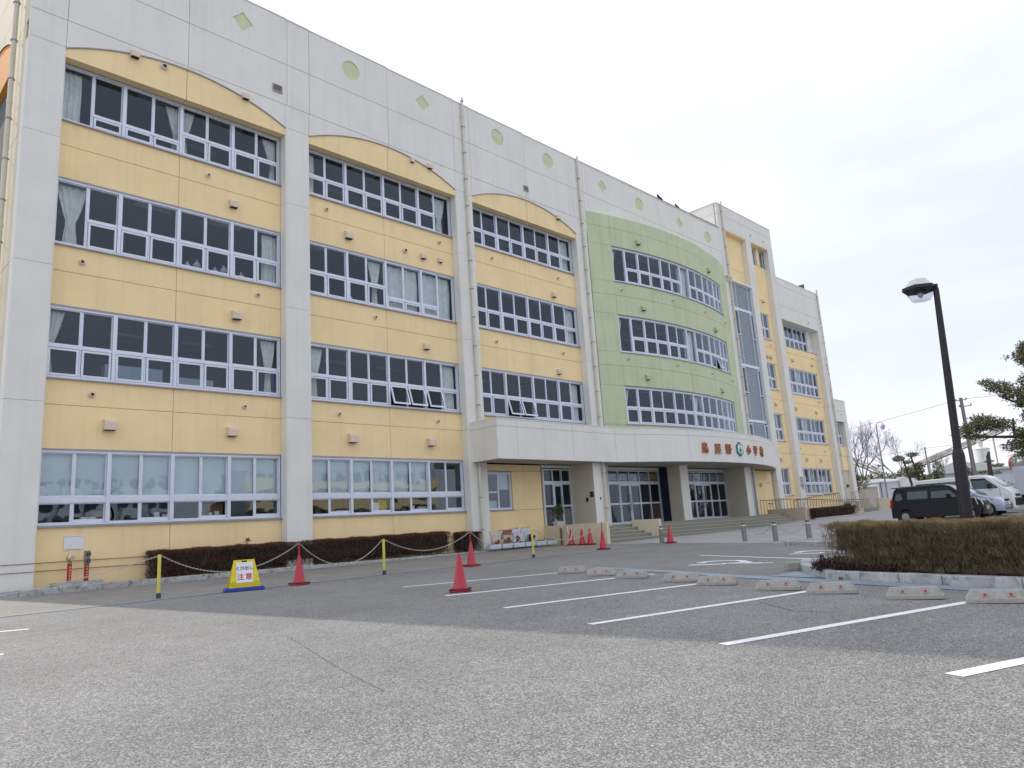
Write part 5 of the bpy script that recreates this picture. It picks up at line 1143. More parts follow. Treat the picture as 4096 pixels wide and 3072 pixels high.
# ================================================================== VEHICLES (x forward, y left)
def car(name, label, prof, hw, hwtop, zbelt, ztop, paint, wheels, wr, wins, length_extra=(), parts=(), loc=(0, 0), rz=0, wst=.17):
    r = tag(empty(name, (loc[0], loc[1], gz(*loc)), rz), label, 'car')
    def H(z): return hw if z <= zbelt else hw-(hw-hwtop)*(z-zbelt)/(ztop-zbelt)
    P = []
    for i, (x, z) in enumerate(prof): P.append((x, z))
    arch = []
    # lower edge with wheel arches, clockwise
    low = []; zl = .22; ra = wr+.055
    for wx in sorted(wheels):
        low.append((wx-ra, zl))
        for k in range(1, 12):
            a = pi-pi*k/12; low.append((wx+ra*cos(a), max(zl, wr+ra*sin(a)*1.02)))
        low.append((wx+ra, zl))
    poly = [(prof[0][0], zl)]+low+[(prof[-1][0], zl)]+list(reversed(prof))[0:]
    # remove duplicates
    out = []
    for p in poly:
        if not out or (abs(p[0]-out[-1][0])+abs(p[1]-out[-1][1])) > 1e-4: out.append(p)
    poly = out
    if abs(poly[0][0]-poly[-1][0])+abs(poly[0][1]-poly[-1][1]) < 1e-4: poly.pop()
    n = len(poly); cxm = sum(p[0] for p in poly)/n; czm = sum(p[1] for p in poly)/n
    def inset(p, k): return (p[0]+(cxm-p[0])*k, p[1]+(czm-p[1])*k*1.0)
    rings = []
    for s, k, dy in ((-1, .035, 0), (-1, .008, .035), (-1, 0, .11), (1, 0, .11), (1, .008, .035), (1, .035, 0)):
        rings.append([(inset(p, k)[0], s*(H(p[1])-dy), inset(p, k)[1]) for p in poly])
    vs = [v for g in rings for v in g]; fs = []
    for i in range(5):
        for k in range(n): fs.append((i*n+k, i*n+(k+1) % n, (i+1)*n+(k+1) % n, (i+1)*n+k))
    import bmesh
    fs += [tuple(range(n-1, -1, -1)), tuple(range(5*n, 6*n))]
    b = MB(); b.add(vs, fs); body = b.build('body', paint, r, smooth=True)
    for q in body.data.polygons:
        if len(q.vertices) > 10: q.use_smooth = False
    # dark wheel wells
    for wx in wheels:
        for s in (-1, 1):
            MB().box(wx-ra+.01, wx+ra-.01, min(s*(hw-.04), s*(hw-.06)), max(s*(hw-.04), s*(hw-.06)), .1, wr+ra*.72).build('wheel_well', 'cardark', r)
            w = MB().lathe([(wr*.62, -wst/2), (wr*.94, -wst/2), (wr, -wst/2+.02), (wr, wst/2-.02), (wr*.94, wst/2), (wr*.62, wst/2)], (0, 0, 0), 28, 'y').build('wheel', 'tyre', r, smooth=True); w.location = (wx, s*(hw-wst/2-.0), wr)
            MB().lathe([(wr*.60, -wst/2-.004), (wr*.56, -wst/2-.008), (wr*.50, -wst/2+.02), (wr*.2, -wst/2+.01), (wr*.16, -wst/2-.012), (.01, -wst/2-.014)], (0, 0, 0), 24, 'y').build('rim', 'hub', w, smooth=True) if s < 0 else MB().lathe([(wr*.60, wst/2+.004), (wr*.5, wst/2-.02), (wr*.16, wst/2+.012), (.01, wst/2+.014)], (0, 0, 0), 24, 'y').build('rim', 'hub', w, smooth=True)
            if s < 0:
                for k in range(8):
                    a = 2*pi*k/8; o = MB().box(-.012, .012, -wst/2+.002, -wst/2+.008, wr*.34, wr*.44).build('rim_hole', 'black', w); o.rotation_euler = (0, a, 0)
    for s in (-1, 1):
        for pts, nm in wins:
            P = [(x, s*(H(z)+.004), z) for x, z in pts]; Q = [(x, s*(H(z)-.012), z) for x, z in pts]; m = len(P)
            cxx = sum(p[0] for p in pts)/m; czz = sum(p[1] for p in pts)/m
            fr = [(cxx+(x-cxx)*1.06+(.01 if x > cxx else -.01), s*(H(z)+.002), czz+(z-czz)*1.10) for x, z in pts]
            MB().add(fr+[(p[0], p[1]-s*.02, p[2]) for p in fr], [tuple(range(m)) if s < 0 else tuple(range(m-1, -1, -1))]+[(i, (i+1) % m, m+(i+1) % m, m+i) for i in range(m)]).build('window_trim', 'cardark', r)
            MB().add(P+Q, [tuple(range(m)), tuple(range(2*m-1, m-1, -1))]+[(i, (i+1) % m, m+(i+1) % m, m+i) for i in range(m)]).build(nm, 'cargl', r)
    return r, H
K['cargl'] = mat('tinted_car_glass', (.05, .075, .08), .08, spec=.6, var=.15)
K['cargl2'] = mat('windscreen_glass', (.16, .23, .26), .12, spec=.45, var=.15)
def quadpart(r, name, m, P, th=.01):
    a, b, c = Vector(P[0]), Vector(P[1]), Vector(P[2]); n = (b-a).cross(c-a).normalized()*th; k = len(P)
    return MB().add([tuple(Vector(p)+n) for p in P]+[tuple(Vector(p)-n) for p in P], [tuple(range(k)), tuple(range(2*k-1, k-1, -1))]+[(i, (i+1) % k, k+(i+1) % k, k+i) for i in range(k)]).build(name, m, r)
# black kei wagon: length 3.4, forward = -Y
prof = [(-1.70, .30), (-1.70, .62), (-1.66, .95), (-1.60, 1.20), (-1.50, 1.52), (-1.42, 1.60), (-1.2, 1.635), (.0, 1.65), (.42, 1.62), (.62, 1.55), (.85, 1.33), (1.12, 1.02), (1.18, .99), (1.50, .93), (1.62, .84), (1.68, .66), (1.70, .40), (1.66, .30)]
kr, H = car('parked_car', 'black boxy kei wagon parked at the right, nearest of the cars', prof, .735, .62, .98, 1.65, 'carblack', (-1.17, 1.22), .275, [([(-1.48, 1.06), (-1.36, 1.0), (-1.18, 1.08), (-1.26, 1.42), (-1.40, 1.40)], 'quarter_window'), ([(-1.0, 1.05), (-.22, 1.05), (-.22, 1.48), (-.96, 1.50)], 'side_window'), ([(-.08, 1.05), (.80, 1.03), (.83, 1.08), (.52, 1.46), (-.08, 1.49)], 'side_window')], loc=(38.36, -13.58), rz=-pi/2)
quadpart(kr, 'windscreen', 'cargl2', [(.66, -.54, 1.52), (1.10, -.64, 1.05), (1.10, .64, 1.05), (.66, .54, 1.52)], .012)
quadpart(kr, 'rear_window', 'cargl', [(-1.515, -.55, 1.50), (-1.515, .55, 1.50), (-1.625, .62, 1.1), (-1.625, -.62, 1.1)], .012)
for s in (-1, 1):
    quadpart(kr, 'headlight', 'headl', [(1.46, s*.735, .92), (1.62, s*.62, .86), (1.68, s*.5, .70), (1.68, s*.58, .62), (1.52, s*.74, .66)], .018)
    quadpart(kr, 'tail_light', 'tail', [(-1.71, s*.60, .95), (-1.67, s*.745, .98), (-1.66, s*.745, 1.1), (-1.66, s*.64, 1.14), (-1.70, s*.58, 1.0)] if False else [(-1.62, s*.744, .70), (-1.715, s*.70, .70), (-1.67, s*.69, 1.08), (-1.58, s*.738, 1.08)], .014)
    mm = MB().box(.50, .62, s*.80-.09, s*.80+.09, 1.02, 1.20).build('wing_mirror', 'carblack', kr, bevel=.03); MB().box(.52, .58, min(s*.68, s*.74), max(s*.68, s*.74), 1.04, 1.09).build('mirror_arm', 'cardark', kr)
    MB().box(.98, 1.04, min(s*.728, s*.745), max(s*.728, s*.745), .84, .87).build('side_repeater', 'headl', kr)
    for x in (-.72, .1): MB().box(x-.1, x+.1, min(s*.735, s*.755), max(s*.735, s*.755), .90, .93).build('door_handle', 'cardark', kr)
    for x in (-1.04, -.15, .92): MB().box(x-.004, x+.004, min(s*.733, s*.7385), max(s*.733, s*.7385), .36, 1.0).build('door_gap', 'black', kr)
    MB().box(-.85, .9, min(s*.735, s*.745), max(s*.735, s*.745), .34, .38).build('side_moulding', 'cardark', kr)
MB().box(1.685, 1.715, -.165, .165, .42, .58).build('number_plate', 'plate', kr); MB().box(1.66, 1.70, -.42, .42, .66, .78).build('grille', 'cardark', kr); MB().box(1.69, 1.705, -.42, .42, .71, .73).build('grille_bar', 'steel', kr)
MB().box(-1.62, -1.35, -.58, .58, 1.60, 1.64).build('roof_spoiler', 'carblack', kr, bevel=.012)
MB().tube([(-1.2, .0, 1.64), (-1.45, .0, 1.78)], .006, 6).build('aerial', 'black', kr)
for s in (-1, 1): MB().tube([(-1.3, s*.56, 1.64), (-.4, s*.58, 1.665), (.4, s*.56, 1.645)], .012, 6).build('roof_rail', 'cardark', kr)
kr.scale = (1.12, 1, 1)
for c in children(kr):
    if c.name.startswith('wheel') and 'well' not in c.name: c.scale = (1/1.12, 1, 1)
# silver hatchback
prof = [(-1.95, .30), (-1.95, .75), (-1.88, .98), (-1.72, 1.25), (-1.50, 1.44), (-1.1, 1.52), (-.2, 1.53), (.25, 1.47), (.62, 1.27), (1.02, .99), (1.20, .95), (1.60, .86), (1.86, .74), (1.96, .58), (1.97, .36), (1.92, .28)]
sr, H = car('parked_car', 'pale silver hatchback with a dark lower bumper, between the black wagon and the white van', prof, .84, .66, .92, 1.53, 'carsilver', (-1.25, 1.28), .30, [([(-1.55, 1.0), (-.75, 1.0), (-.75, 1.36), (-1.35, 1.36)], 'side_window'), ([(-.65, 1.0), (.75, .98), (.3, 1.38), (-.65, 1.42)], 'side_window')], loc=(41.45, -13.72), rz=-pi/2)
quadpart(sr, 'windscreen', 'cargl2', [(.30, -.60, 1.44), (.98, -.70, 1.02), (.98, .70, 1.02), (.30, .60, 1.44)], .012)
for s in (-1, 1):
    quadpart(sr, 'headlight', 'headl', [(1.42, s*.80, .88), (1.66, s*.76, .84), (1.84, s*.62, .74), (1.80, s*.70, .66), (1.56, s*.83, .68)], .02)
    quadpart(sr, 'indicator', 'reflred', [(1.36, s*.81, .88), (1.43, s*.80, .88), (1.54, s*.83, .70), (1.48, s*.84, .72)], .02)
    MB().box(.55, .70, s*.90-.09, s*.90+.09, 1.0, 1.13).build('wing_mirror', 'carsilver', sr, bevel=.03)
MB().box(1.88, 1.965, -.74, .74, .30, .50).build('lower_grille', 'cardark', sr, bevel=.02); MB().box(1.84, 1.95, -.30, .30, .68, .76).build('grille', 'cardark', sr)
MB().box(1.97, 1.985, -.165, .165, .50, .64).build('number_plate', 'wht', sr)
# white van
prof = [(-2.35, .35), (-2.35, 1.0), (-2.30, 1.75), (-2.2, 1.90), (-1.9, 1.95), (.8, 1.97), (1.15, 1.94), (1.40, 1.82), (1.95, 1.30), (2.18, 1.15), (2.30, .95), (2.34, .6), (2.33, .34)]
vr, H = car('parked_van', 'white high sided van with its cab facing right behind the silver car', prof, .85, .76, 1.1, 1.97, 'carwhite', (-1.35, 1.35), .32, [([(-2.1, 1.28), (-.9, 1.28), (-.9, 1.72), (-2.05, 1.72)], 'side_window'), ([(-.78, 1.28), (.42, 1.28), (.42, 1.72), (-.78, 1.72)], 'side_window'), ([(.62, 1.30), (1.62, 1.26), (1.64, 1.32), (1.14, 1.76), (.55, 1.78)], 'side_window')], loc=(44.95, -13.1), rz=-pi/2)
vr['category'] = 'van'
quadpart(vr, 'windscreen', 'cargl2', [(1.40, -.70, 1.80), (1.96, -.76, 1.33), (1.96, .76, 1.33), (1.40, .70, 1.80)], .012)
for s in (-1, 1):
    quadpart(vr, 'headlight', 'headl', [(2.0, s*.845, 1.05), (2.24, s*.74, 1.02), (2.31, s*.60, .90), (2.27, s*.66, .80), (2.02, s*.85, .84)], .02)
    MB().box(1.25, 1.40, s*.93-.08, s*.93+.08, 1.26, 1.50).build('wing_mirror', 'cardark', vr, bevel=.03); MB().box(.3, .55, min(s*.85, s*.875), max(s*.85, s*.875), 1.08, 1.12).build('door_handle', 'cardark', vr)
    for x in (.5, 1.75): MB().box(x-.005, x+.005, min(s*.846, s*.853), max(s*.846, s*.853), .45, 1.25).build('door_gap', 'cardark', vr)
MB().box(2.26, 2.37, -.80, .80, .34, .72).build('front_bumper', 'cardark', vr, bevel=.03); MB().box(2.28, 2.34, -.5, .5, .80, .92).build('grille', 'cardark', vr)
# box truck at the picture edge
tr = base('parked_truck', 48.5, -17.0, 'pale box truck cut off by the right edge of the picture', 'truck', rz=-pi/2)
MB().box(-2.1, 3.0, -.95, .95, .85, 2.35).build('cargo_box', 'shedw', tr, bevel=.02); MB().box(-2.13, -2.1, -.9, .9, .9, 2.3).build('rear_door', 'wht', tr); MB().box(-2.14, -2.13, -.02, .02, .9, 2.3).build('door_gap', 'cardark', tr)
MB().box(-2.1, 4.5, -.4, .4, .45, .84).build('chassis', 'cardark', tr); MB().box(3.1, 4.7, -.9, .9, .5, 1.9).build('cab', 'carwhite', tr, bevel=.08)
for x in (-1.0, 3.8):
    for s in (-1, 1): w = MB().lathe([(.2, -.11), (.36, -.11), (.38, -.08), (.38, .08), (.36, .11), (.2, .11)], n=24, ax='y').build('wheel', 'tyre', tr, smooth=True); w.location = (x, s*.78, .38); MB().lathe([(.22, -.1), (.1, -.08), (.01, -.1)], n=20, ax='y').build('rim', 'hub', w)
for s in (-1, 1): MB().box(-2.16, -2.12, s*.8-.1, s*.8+.1, .62, .74).build('tail_light', 'tail', tr)
# ================================================================== PLANTING
def twigs(name, path, w, z0, z1, n, m, par=None, L=(.08, .18), tw=.007, up=.6, seed=1, top_only=False, dens=None, edge=.5, flare=.0, kind='stuff'):
    """bare twigs filling the volume of a clipped hedge that follows a path"""
    R = random.Random(seed); segs = []; tot = 0
    for i in range(len(path)-1):
        a, b = Vector(path[i]), Vector(path[i+1]); segs.append((a, b, (b-a).length)); tot += (b-a).length
    v = []; f = []
    for i in range(n):
        s = R.uniform(0, tot)
        for a, b, l in segs:
            if s <= l: break
            s -= l
        t = min(s/l, 1); d = (b-a).normalized(); nn = Vector((-d.y, d.x)); q = R.random()
        off = (R.random()**.6 if R.random() < edge else R.random())*w*.5*(1 if R.random() < .6 else -1)
        p = a.lerp(b, t)+nn*off; hz = R.random(); hz = (1-(1-hz)**1.3) if not top_only else hz
        g = gz(p.x, p.y); z = g+z0+(z1-z0)*hz+.02*sin(s*5)+.015*sin(s*13+off*9)
        if dens and R.random() > dens(s/tot if False else (a.lerp(b, t)), hz): continue
        ln = R.uniform(*L); dv = Vector((R.gauss(0, 1), R.gauss(0, 1), abs(R.gauss(0, 1))*up*2+up)).normalized()*ln
        if z+dv.z > g+z1+.03: dv.z *= .4
        sd = Vector((R.gauss(0, 1), R.gauss(0, 1), R.gauss(0, .4))).normalized()*tw*R.uniform(.6, 1.3)
        P = Vector((p.x, p.y, z)); o = len(v); v += [tuple(P-sd), tuple(P+sd), tuple(P+dv*1.0+sd*.4), tuple(P+dv-sd*.4)]; f.append((o, o+1, o+2, o+3))
    o = raw(name, v, f, m, par)
    if kind: o['kind'] = kind
    return o
def hedge(label, path, w, z0, z1, n, m='twig', mt='twigtop', seed=1, L=(.08, .18), tw=.007, core=.62, dens=None, ntop=.35, base=.25, group=None, stems=True, corem='soil'):
    r = tag(empty('clipped_hedge', (path[0][0], path[0][1], gz(*path[0])+z0)), label, 'hedge', group); r.location = (0, 0, 0)
    twigs('twigs', path, w, z0, z1, n, m, r, L, tw, .5, seed, dens=dens)
    twigs('twig_tips', path, w*.98, z1-.09, z1+.01, int(n*ntop), mt, r, (L[0]*.5, L[1]*.6), tw*.8, 1.0, seed+5, dens=dens)
    if core:  # dark box added inside the hedge to block light and darken the gaps
        mb = MB()
        for i in range(len(path)-1):
            a, b = Vector(path[i]), Vector(path[i+1]); d = (b-a).normalized(); nn = Vector((-d.y, d.x))*w*core/2; a = a+d*.08 if i == 0 else a; b = b-d*.08 if i == len(path)-2 else b
            q = [a-nn, b-nn, b+nn, a+nn]; mb.add([(p.x, p.y, gz(p.x, p.y)+z0+base*(z1-z0)) for p in q]+[(p.x, p.y, gz(p.x, p.y)+z1-.10) for p in q], [(3, 2, 1, 0), (4, 5, 6, 7), (0, 1, 5, 4), (1, 2, 6, 5), (2, 3, 7, 6), (3, 0, 4, 7)])
        R = random.Random(seed+2); mb.v = [(a+R.uniform(-.03, .03), b+R.uniform(-.03, .03), c+R.uniform(-.03, .03)) for a, b, c in mb.v]; mb.build('inner_light_block', K.setdefault('hcore_'+m, mat('hedge_shade_core_'+m, (.035, .024, .018) if m == 'twig' else (.05, .038, .02), .95, var=.5, scale=25, bump=1, bscale=50)), r)
    if stems:
        R = random.Random(seed+9); mb = MB()
        for i in range(len(path)-1):
            a, b = Vector(path[i]), Vector(path[i+1]); k = int((b-a).length/.16)
            for j in range(k):
                p = a.lerp(b, (j+R.random())/k); nn = Vector((-(b-a).y, (b-a).x)).normalized()*R.uniform(-.3, .3)*w; g = gz(p.x, p.y)+z0-.02
                mb.tube([(p.x+nn.x, p.y+nn.y, g), (p.x+nn.x+R.uniform(-.03, .03), p.y+nn.y+R.uniform(-.03, .03), g+(z1-z0)*.4), (p.x+nn.x+R.uniform(-.08, .08), p.y+nn.y+R.uniform(-.08, .08), g+(z1-z0)*.75)], [.012, .008, .004], 4)
        o = mb.build('stems', 'bark', r); o['kind'] = 'stuff'
    return r
hedge('long low clipped hedge of dark reddish twigs along the yellow ground floor wall', [(8.25, -.33), (14, -.33), (19.85, -.33)], .54, .12, .93, 46000, seed=3, core=.42)
hedge('short rounded twig hedge between the long hedge and the planter boxes', [(20.4, -.34), (21.55, -.34)], .50, .10, .85, 7000, seed=8, core=.3, base=.35)
hedge('small clipped dark red hedge in front of the wheelchair ramp', [(46.9, -3.95), (49.5, -4.25), (52.1, -4.5)], .55, .05, .66, 9000, seed=12, tw=.011)
kerbR('hedge_kerb', [(46.6, -4.25), (49.5, -4.6), (52.6, -4.95)], .09, .12, 1.0, lab='low kerb in front of the small clipped hedge at the ramp')
# big hedge in the right foreground
def dn(p, hz):
    e = min(1, (Vector((13.30, -18.7))-Vector((p.x, p.y))).length/.55)
    return (.35+.65*e)*(1 if hz > .3 else .45)
hedge('broad brown twiggy hedge on the kerbed island in the right foreground', [(13.35, -18.75), (12.85, -20.0), (12.55, -21.2), (12.25, -22.4), (11.8, -24.0)], .80, .13, .885, 120000, 'twig2', 'twig2top', seed=21, L=(.05, .14), tw=.0034, core=.25, dens=dn, ntop=.22, base=.40)
hedge('second row of brown hedge further back on the kerbed island', [(14.2, -18.7), (14.3, -20.2), (14.0, -22.0), (13.6, -24)], .8, .13, .82, 26000, 'twig2', 'twig2top', seed=25, L=(.08, .18), tw=.006, core=.5, ntop=.4, base=.3)
# leafy low plant at the left end of the island hedge
def leaves(name, cs, n, size, m, par=None, seed=1, flat=1.0, kind='stuff', asp=.5, shell=.75, up=0.0):
    R = random.Random(seed); v = []; f = []; W_ = [c[3]*c[4]*c[5] for c in cs]; T_ = sum(W_)
    for c, wt in zip(cs, W_):
        for i in range(int(n*wt/T_)):
            d = Vector((R.gauss(0, 1), R.gauss(0, 1), R.gauss(0, 1))).normalized(); rr = R.uniform(shell, 1)**1 if R.random() < .65 else R.random()**.5
            rr *= 1+.22*sin(d.x*7+c[0]*3)*sin(d.y*6+d.z*9)
            p = Vector((c[0]+d.x*rr*c[3], c[1]+d.y*rr*c[4], c[2]+d.z*rr*c[5]))
            a = Vector((R.gauss(0, 1), R.gauss(0, 1), R.gauss(0, 1)*flat+up)).normalized()*size*R.uniform(.6, 1.3); b = a.cross(Vector((R.gauss(0, 1), R.gauss(0, 1), R.gauss(0, 1)))).normalized()*size*asp*.5
            o = len(v); v += [tuple(p), tuple(p+a*.5+b), tuple(p+a), tuple(p+a*.5-b)]; f.append((o, o+1, o+2, o+3))
    o = raw(name, v, f, m, par)
    if kind: o['kind'] = kind
    return o
r = tag(empty('leafy_plant', (13.25, -18.9, gz(13.2, -18.9)+.13)), 'low dark red leaved plant at the left foot of the island hedge', 'plant'); r.location = (0, 0, 0)
g0 = gz(13.3, -18.8)+.14
leaves('leaves', [(13.05, -18.55, g0+.06, .22, .16, .08), (13.25, -18.75, g0+.08, .16, .26, .12), (13.2, -18.5, g0+.14, .06, .06, .12), (12.85, -19.1, g0+.05, .14, .3, .07), (12.66, -19.7, g0+.04, .12, .4, .06)], 3600, .035, 'leafred', r, 4, asp=.7)
mb = MB()
for i in range(12): mb.tube([(13.15+random.uniform(-.15, .15), -18.6+random.uniform(-.2, .1), g0-.02), (13.15+random.uniform(-.2, .2), -18.55+random.uniform(-.2, .2), g0+random.uniform(.1, .26))], .004, 4)
mb.build('stems', 'bark', r)['kind'] = 'stuff'
v = []; f = []
tag(sprigs(7.7, -.42, .17, 1.9, .28, 1500, .10, None, 'moss'), 'mossy weeds on the strip left of the long hedge', kind='stuff').name = 'weeds'
tag(leaves('sprig', [(11.35, -.3, 1.22, .07, .07, .08)], 60, .06, 'green2', None, 5, kind=None), 'small leafy sprig sticking up out of the long hedge', 'plant')
tag(leaves('weed', [(12.62, -19.02, gz(12.6, -19)+.02, .05, .05, .03)], 60, .03, 'moss', None, 6, kind=None), 'tiny green weed growing at the foot of the planter kerb', 'plant')
# fallen leaves / grit on island
R = random.Random(5)
# potted shrub parts
r = [o for o in bpy.data.objects if o.name == 'potted_shrub'][0]
MB().add([(-.26, -.12, 0), (.26, -.12, 0), (.26, .12, 0), (-.26, .12, 0), (-.30, -.15, .2), (.30, -.15, .2), (.30, .15, .2), (-.30, .15, .2)], [(3, 2, 1, 0), (0, 1, 5, 4), (1, 2, 6, 5), (2, 3, 7, 6), (3, 0, 4, 7), (4, 5, 6, 7)]).build('planter', 'shedw', r)
leaves('leaves', [(0, 0, .72, .26, .24, .24), (-.05, 0, .48, .18, .18, .2), (.1, 0, .9, .15, .15, .12)], 1500, .055, 'green2', r, 7, asp=.6)
MB().tube([(0, 0, .15), (.02, 0, .5), (0, 0, .8)], [.018, .012, .006], 6).build('stem', 'bark', r)
# ---- pine on the right
def limb(mb, pts, r0, r1, n=7): mb.tube(pts, [r0+(r1-r0)*i/(len(pts)-1) for i in range(len(pts))], n)
pr = tag(empty('cloud_pine', (20.2, -22.4, gz(20, -22))), 'evergreen with layered cloud pruned pads at the right edge', 'pine tree'); pr.location = (0, 0, 0)
mb = MB(); g0 = gz(20.1, -22)
limb(mb, [(20.1, -22.2, g0), (20.1, -22.0, 1.2), (20.2, -21.7, 2.3), (20.1, -21.4, 3.2), (20.2, -21.5, 4.4)], .14, .05)
limb(mb, [(20.1, -21.8, 1.9), (19.9, -21.2, 2.15), (19.8, -20.6, 2.32), (19.65, -19.9, 2.40), (19.52, -19.5, 2.48)], .06, .015)
limb(mb, [(20.1, -21.5, 2.9), (19.9, -21.0, 2.95), (19.8, -20.6, 3.1), (19.7, -20.3, 3.3)], .045, .012); limb(mb, [(20.2, -21.5, 3.6), (20, -21.2, 3.9), (19.8, -20.9, 4.05)], .035, .01)
limb(mb, [(19.75, -20.45, 2.3), (19.7, -20.5, 2.75)], .03, .02); limb(mb, [(19.9, -21.2, 2.15), (19.7, -20.9, 1.95), (19.7, -20.4, 2.0)], .04, .01)
mb.build('trunk', 'bark', pr, smooth=True)
pads = [(19.55, -19.72, 2.62, .35, .34, .14), (19.58, -20.0, 2.70, .3, .34, .18), (19.52, -19.50, 2.50, .2, .22, .09), (19.6, -19.85, 2.84, .2, .25, .08), (19.66, -20.3, 2.62, .26, .30, .14), (19.55, -19.75, 2.42, .25, .25, .08),
        (19.66, -20.35, 3.48, .3, .28, .15), (19.66, -20.15, 3.62, .22, .16, .10), (19.7, -20.6, 3.30, .3, .3, .16), (19.72, -20.85, 3.15, .3, .25, .18), (19.64, -20.05, 3.66, .12, .14, .05),
        (19.73, -20.85, 4.12, .3, .18, .14), (19.76, -21.0, 4.32, .3, .2, .12), (19.74, -21.0, 3.95, .3, .2, .12), (19.7, -20.6, 4.12, .12, .12, .04),
        (19.66, -20.45, 2.13, .3, .28, .14), (19.68, -20.75, 2.25, .3, .3, .2), (19.7, -20.95, 2.45, .3, .2, .2), (19.7, -20.6, 1.92, .25, .25, .12), (19.7, -21.1, 2.0, .4, .3, .3), (19.75, -21.3, 2.9, .4, .3, .5), (19.74, -21.0, 3.5, .3, .3, .3), (19.72, -20.95, 2.75, .3, .35, .25), (19.70, -20.75, 3.05, .25, .25, .12), (19.7, -20.7, 2.42, .3, .3, .14), (19.74, -21.1, 4.2, .3, .25, .3)]
pads = [(a, b, c, d*1.0, e*.95, f_*.95) for a, b, c, d, e, f_ in pads]
leaves('foliage', pads, 17000, .085, 'pine', pr, 9, flat=.7, asp=.28, shell=.55, up=.25)
# ================================================================== BACKGROUND
def bare_tree(x, y, zb_, H, spread, seed, label, m='barkg', depth=7, r0=.16, lean=(0, 0), split=(.22, .5)):
    r = tag(empty('bare_tree', (x, y, zb_)), label, 'tree', 'leafless trees beyond the sheds'); R = random.Random(seed); mb = MB(); tb = MB()
    def grow(p, d, L, rad, k, mbx):
        q = p+d*L*.5+Vector((R.gauss(0, .03), R.gauss(0, .03), 0))*L; e = q+d*L*.5+Vector((0, 0, L*.03))
        (mb if k < 3 else tb).tube([p, q, e], [rad, rad*.85, rad*.7], 5 if k < 3 else 3, cap=False)
        if k >= depth: return
        n = 3 if R.random() < .55 else 2
        for i in range(n):
            a = R.uniform(0, 2*pi); s = R.uniform(*split)*spread; u = d.cross(Vector((cos(a), sin(a), .3))).normalized()
            nd = (d+u*s+Vector((0, 0, .10))).normalized(); grow(e, nd, L*R.uniform(.66, .86), rad*(.68 if n == 2 else .58), k+1, mbx)
        if k > 1 and R.random() < .6: a = R.uniform(0, 2*pi); u = d.cross(Vector((cos(a), sin(a), .3))).normalized(); grow(q, (d+u*.6*spread).normalized(), L*.55, rad*.35, k+2, mbx)
    L0 = H*.22; grow(Vector((0, 0, 0)), Vector((lean[0], lean[1], 1)).normalized(), L0, r0, 0, mb)
    mb.build('trunk', m, r); o = tb.build('twigs', m, r); o['kind'] = 'stuff'; return r
bare_tree(89.5, 7.9, 1.0, 12.2, 1.15, 4, 'tall leafless tree rising directly behind the right end of the school', r0=.15)
bare_tree(90.6, 9.6, 1.0, 11.5, 1.15, 14, 'leafless tree half hidden by the end of the school', r0=.14)
bare_tree(95.2, 6.0, 1.0, 11.0, 1.25, 15, 'leafless spreading tree right of the far small street lamp', r0=.13)
bare_tree(150.0, 15.0, 1.0, 10.5, .9, 6, 'faint leafless tree far off beyond the sloping conveyor', depth=6)
# garden street lamp far
r = tag(empty('street_lamp', (66.43, -2.05, 1.4)), 'distant thin lamp post with a hanging lantern in front of the leafless trees', 'street lamp')
MB().tube([(0, 0, 0), (0, 0, 6.5)], [.07, .05], 8).build('pole', 'concpole', r); MB().tube([(0, 0, 6.4), (.03, -.12, 6.6), (.1, -.32, 6.66), (.14, -.46, 6.62), (.15, -.48, 6.48)], .03, 6).build('lamp_arm', 'concpole', r)
MB().lathe([(.06, 6.5), (.20, 6.38), (.21, 6.34), (.15, 6.08), (.06, 6.02)], (.15, -.48, 0), 12).build('lantern', 'shedw', r, smooth=True)
r = tag(empty('loudspeaker_horn', (66.4, -2.0, 4.2)), 'small horn fixed low on the distant lamp post', 'loudspeaker'); MB().tube([(0, .05, .2), (0, .3, .2)], [.06, .14], 8).build('horn', 'concpole', r)
# utility poles and wires
def upole(x, y, zb_, zt_, label, r0=.16, arms=True):
    r = tag(empty('utility_pole', (x, y, zb_)), label, 'utility pole'); MB().tube([(0, 0, 0), (0, 0, zt_-zb_)], [r0, r0*.7], 12).build('pole', 'concpole', r, smooth=True)
    if arms:
        h = zt_-zb_
        for dz, l0, l1 in ((-.16, -.32, .34), (-.62, -.55, .16)):
            o = MB().tube([(0, l0, h+dz), (0, l1, h+dz)], .035, 6).build('cross_arm', 'concpole', r)
            for s in (l0, l1): MB().lathe([(.03, h+dz), (.05, h+dz+.05), (.03, h+dz+.14)], (0, s, 0), 8).build('insulator', 'alu_dark', r)
    return r
upole(58.45, -10.55, .4, 8.1, 'grey utility pole with two cross arms right of the near lamp post')
upole(77.02, -2.53, 1.0, 6.25, 'thin short distant pole left of the near lamp post', .09, False)
def wire(a, b, sag, label, r=.012):
    a, b = Vector(a), Vector(b); P = []
    for i in range(17): t = i/16; p = a.lerp(b, t); p.z -= sag*4*t*(1-t); P.append(p)
    tag(MB().tube(P, r, 4).build('overhead_wire', 'wire', None), label, 'wire', 'overhead wires')
wire((58.4, -10.3, 8.0), (75, 10, 8.3), .25, 'upper overhead wire running left from the utility pole towards the school'); wire((58.5, -10.8, 8.0), (60, -40, 7.9), .3, 'overhead wire running right from the top of the utility pole')
wire((77.03, -2.53, 6.15), (76, 12, 5.6), .1, 'lower wire running left from the thin distant pole'); wire((77.03, -2.53, 6.15), (79, -14, 6.6), .1, 'lower wire running right from the thin distant pole')
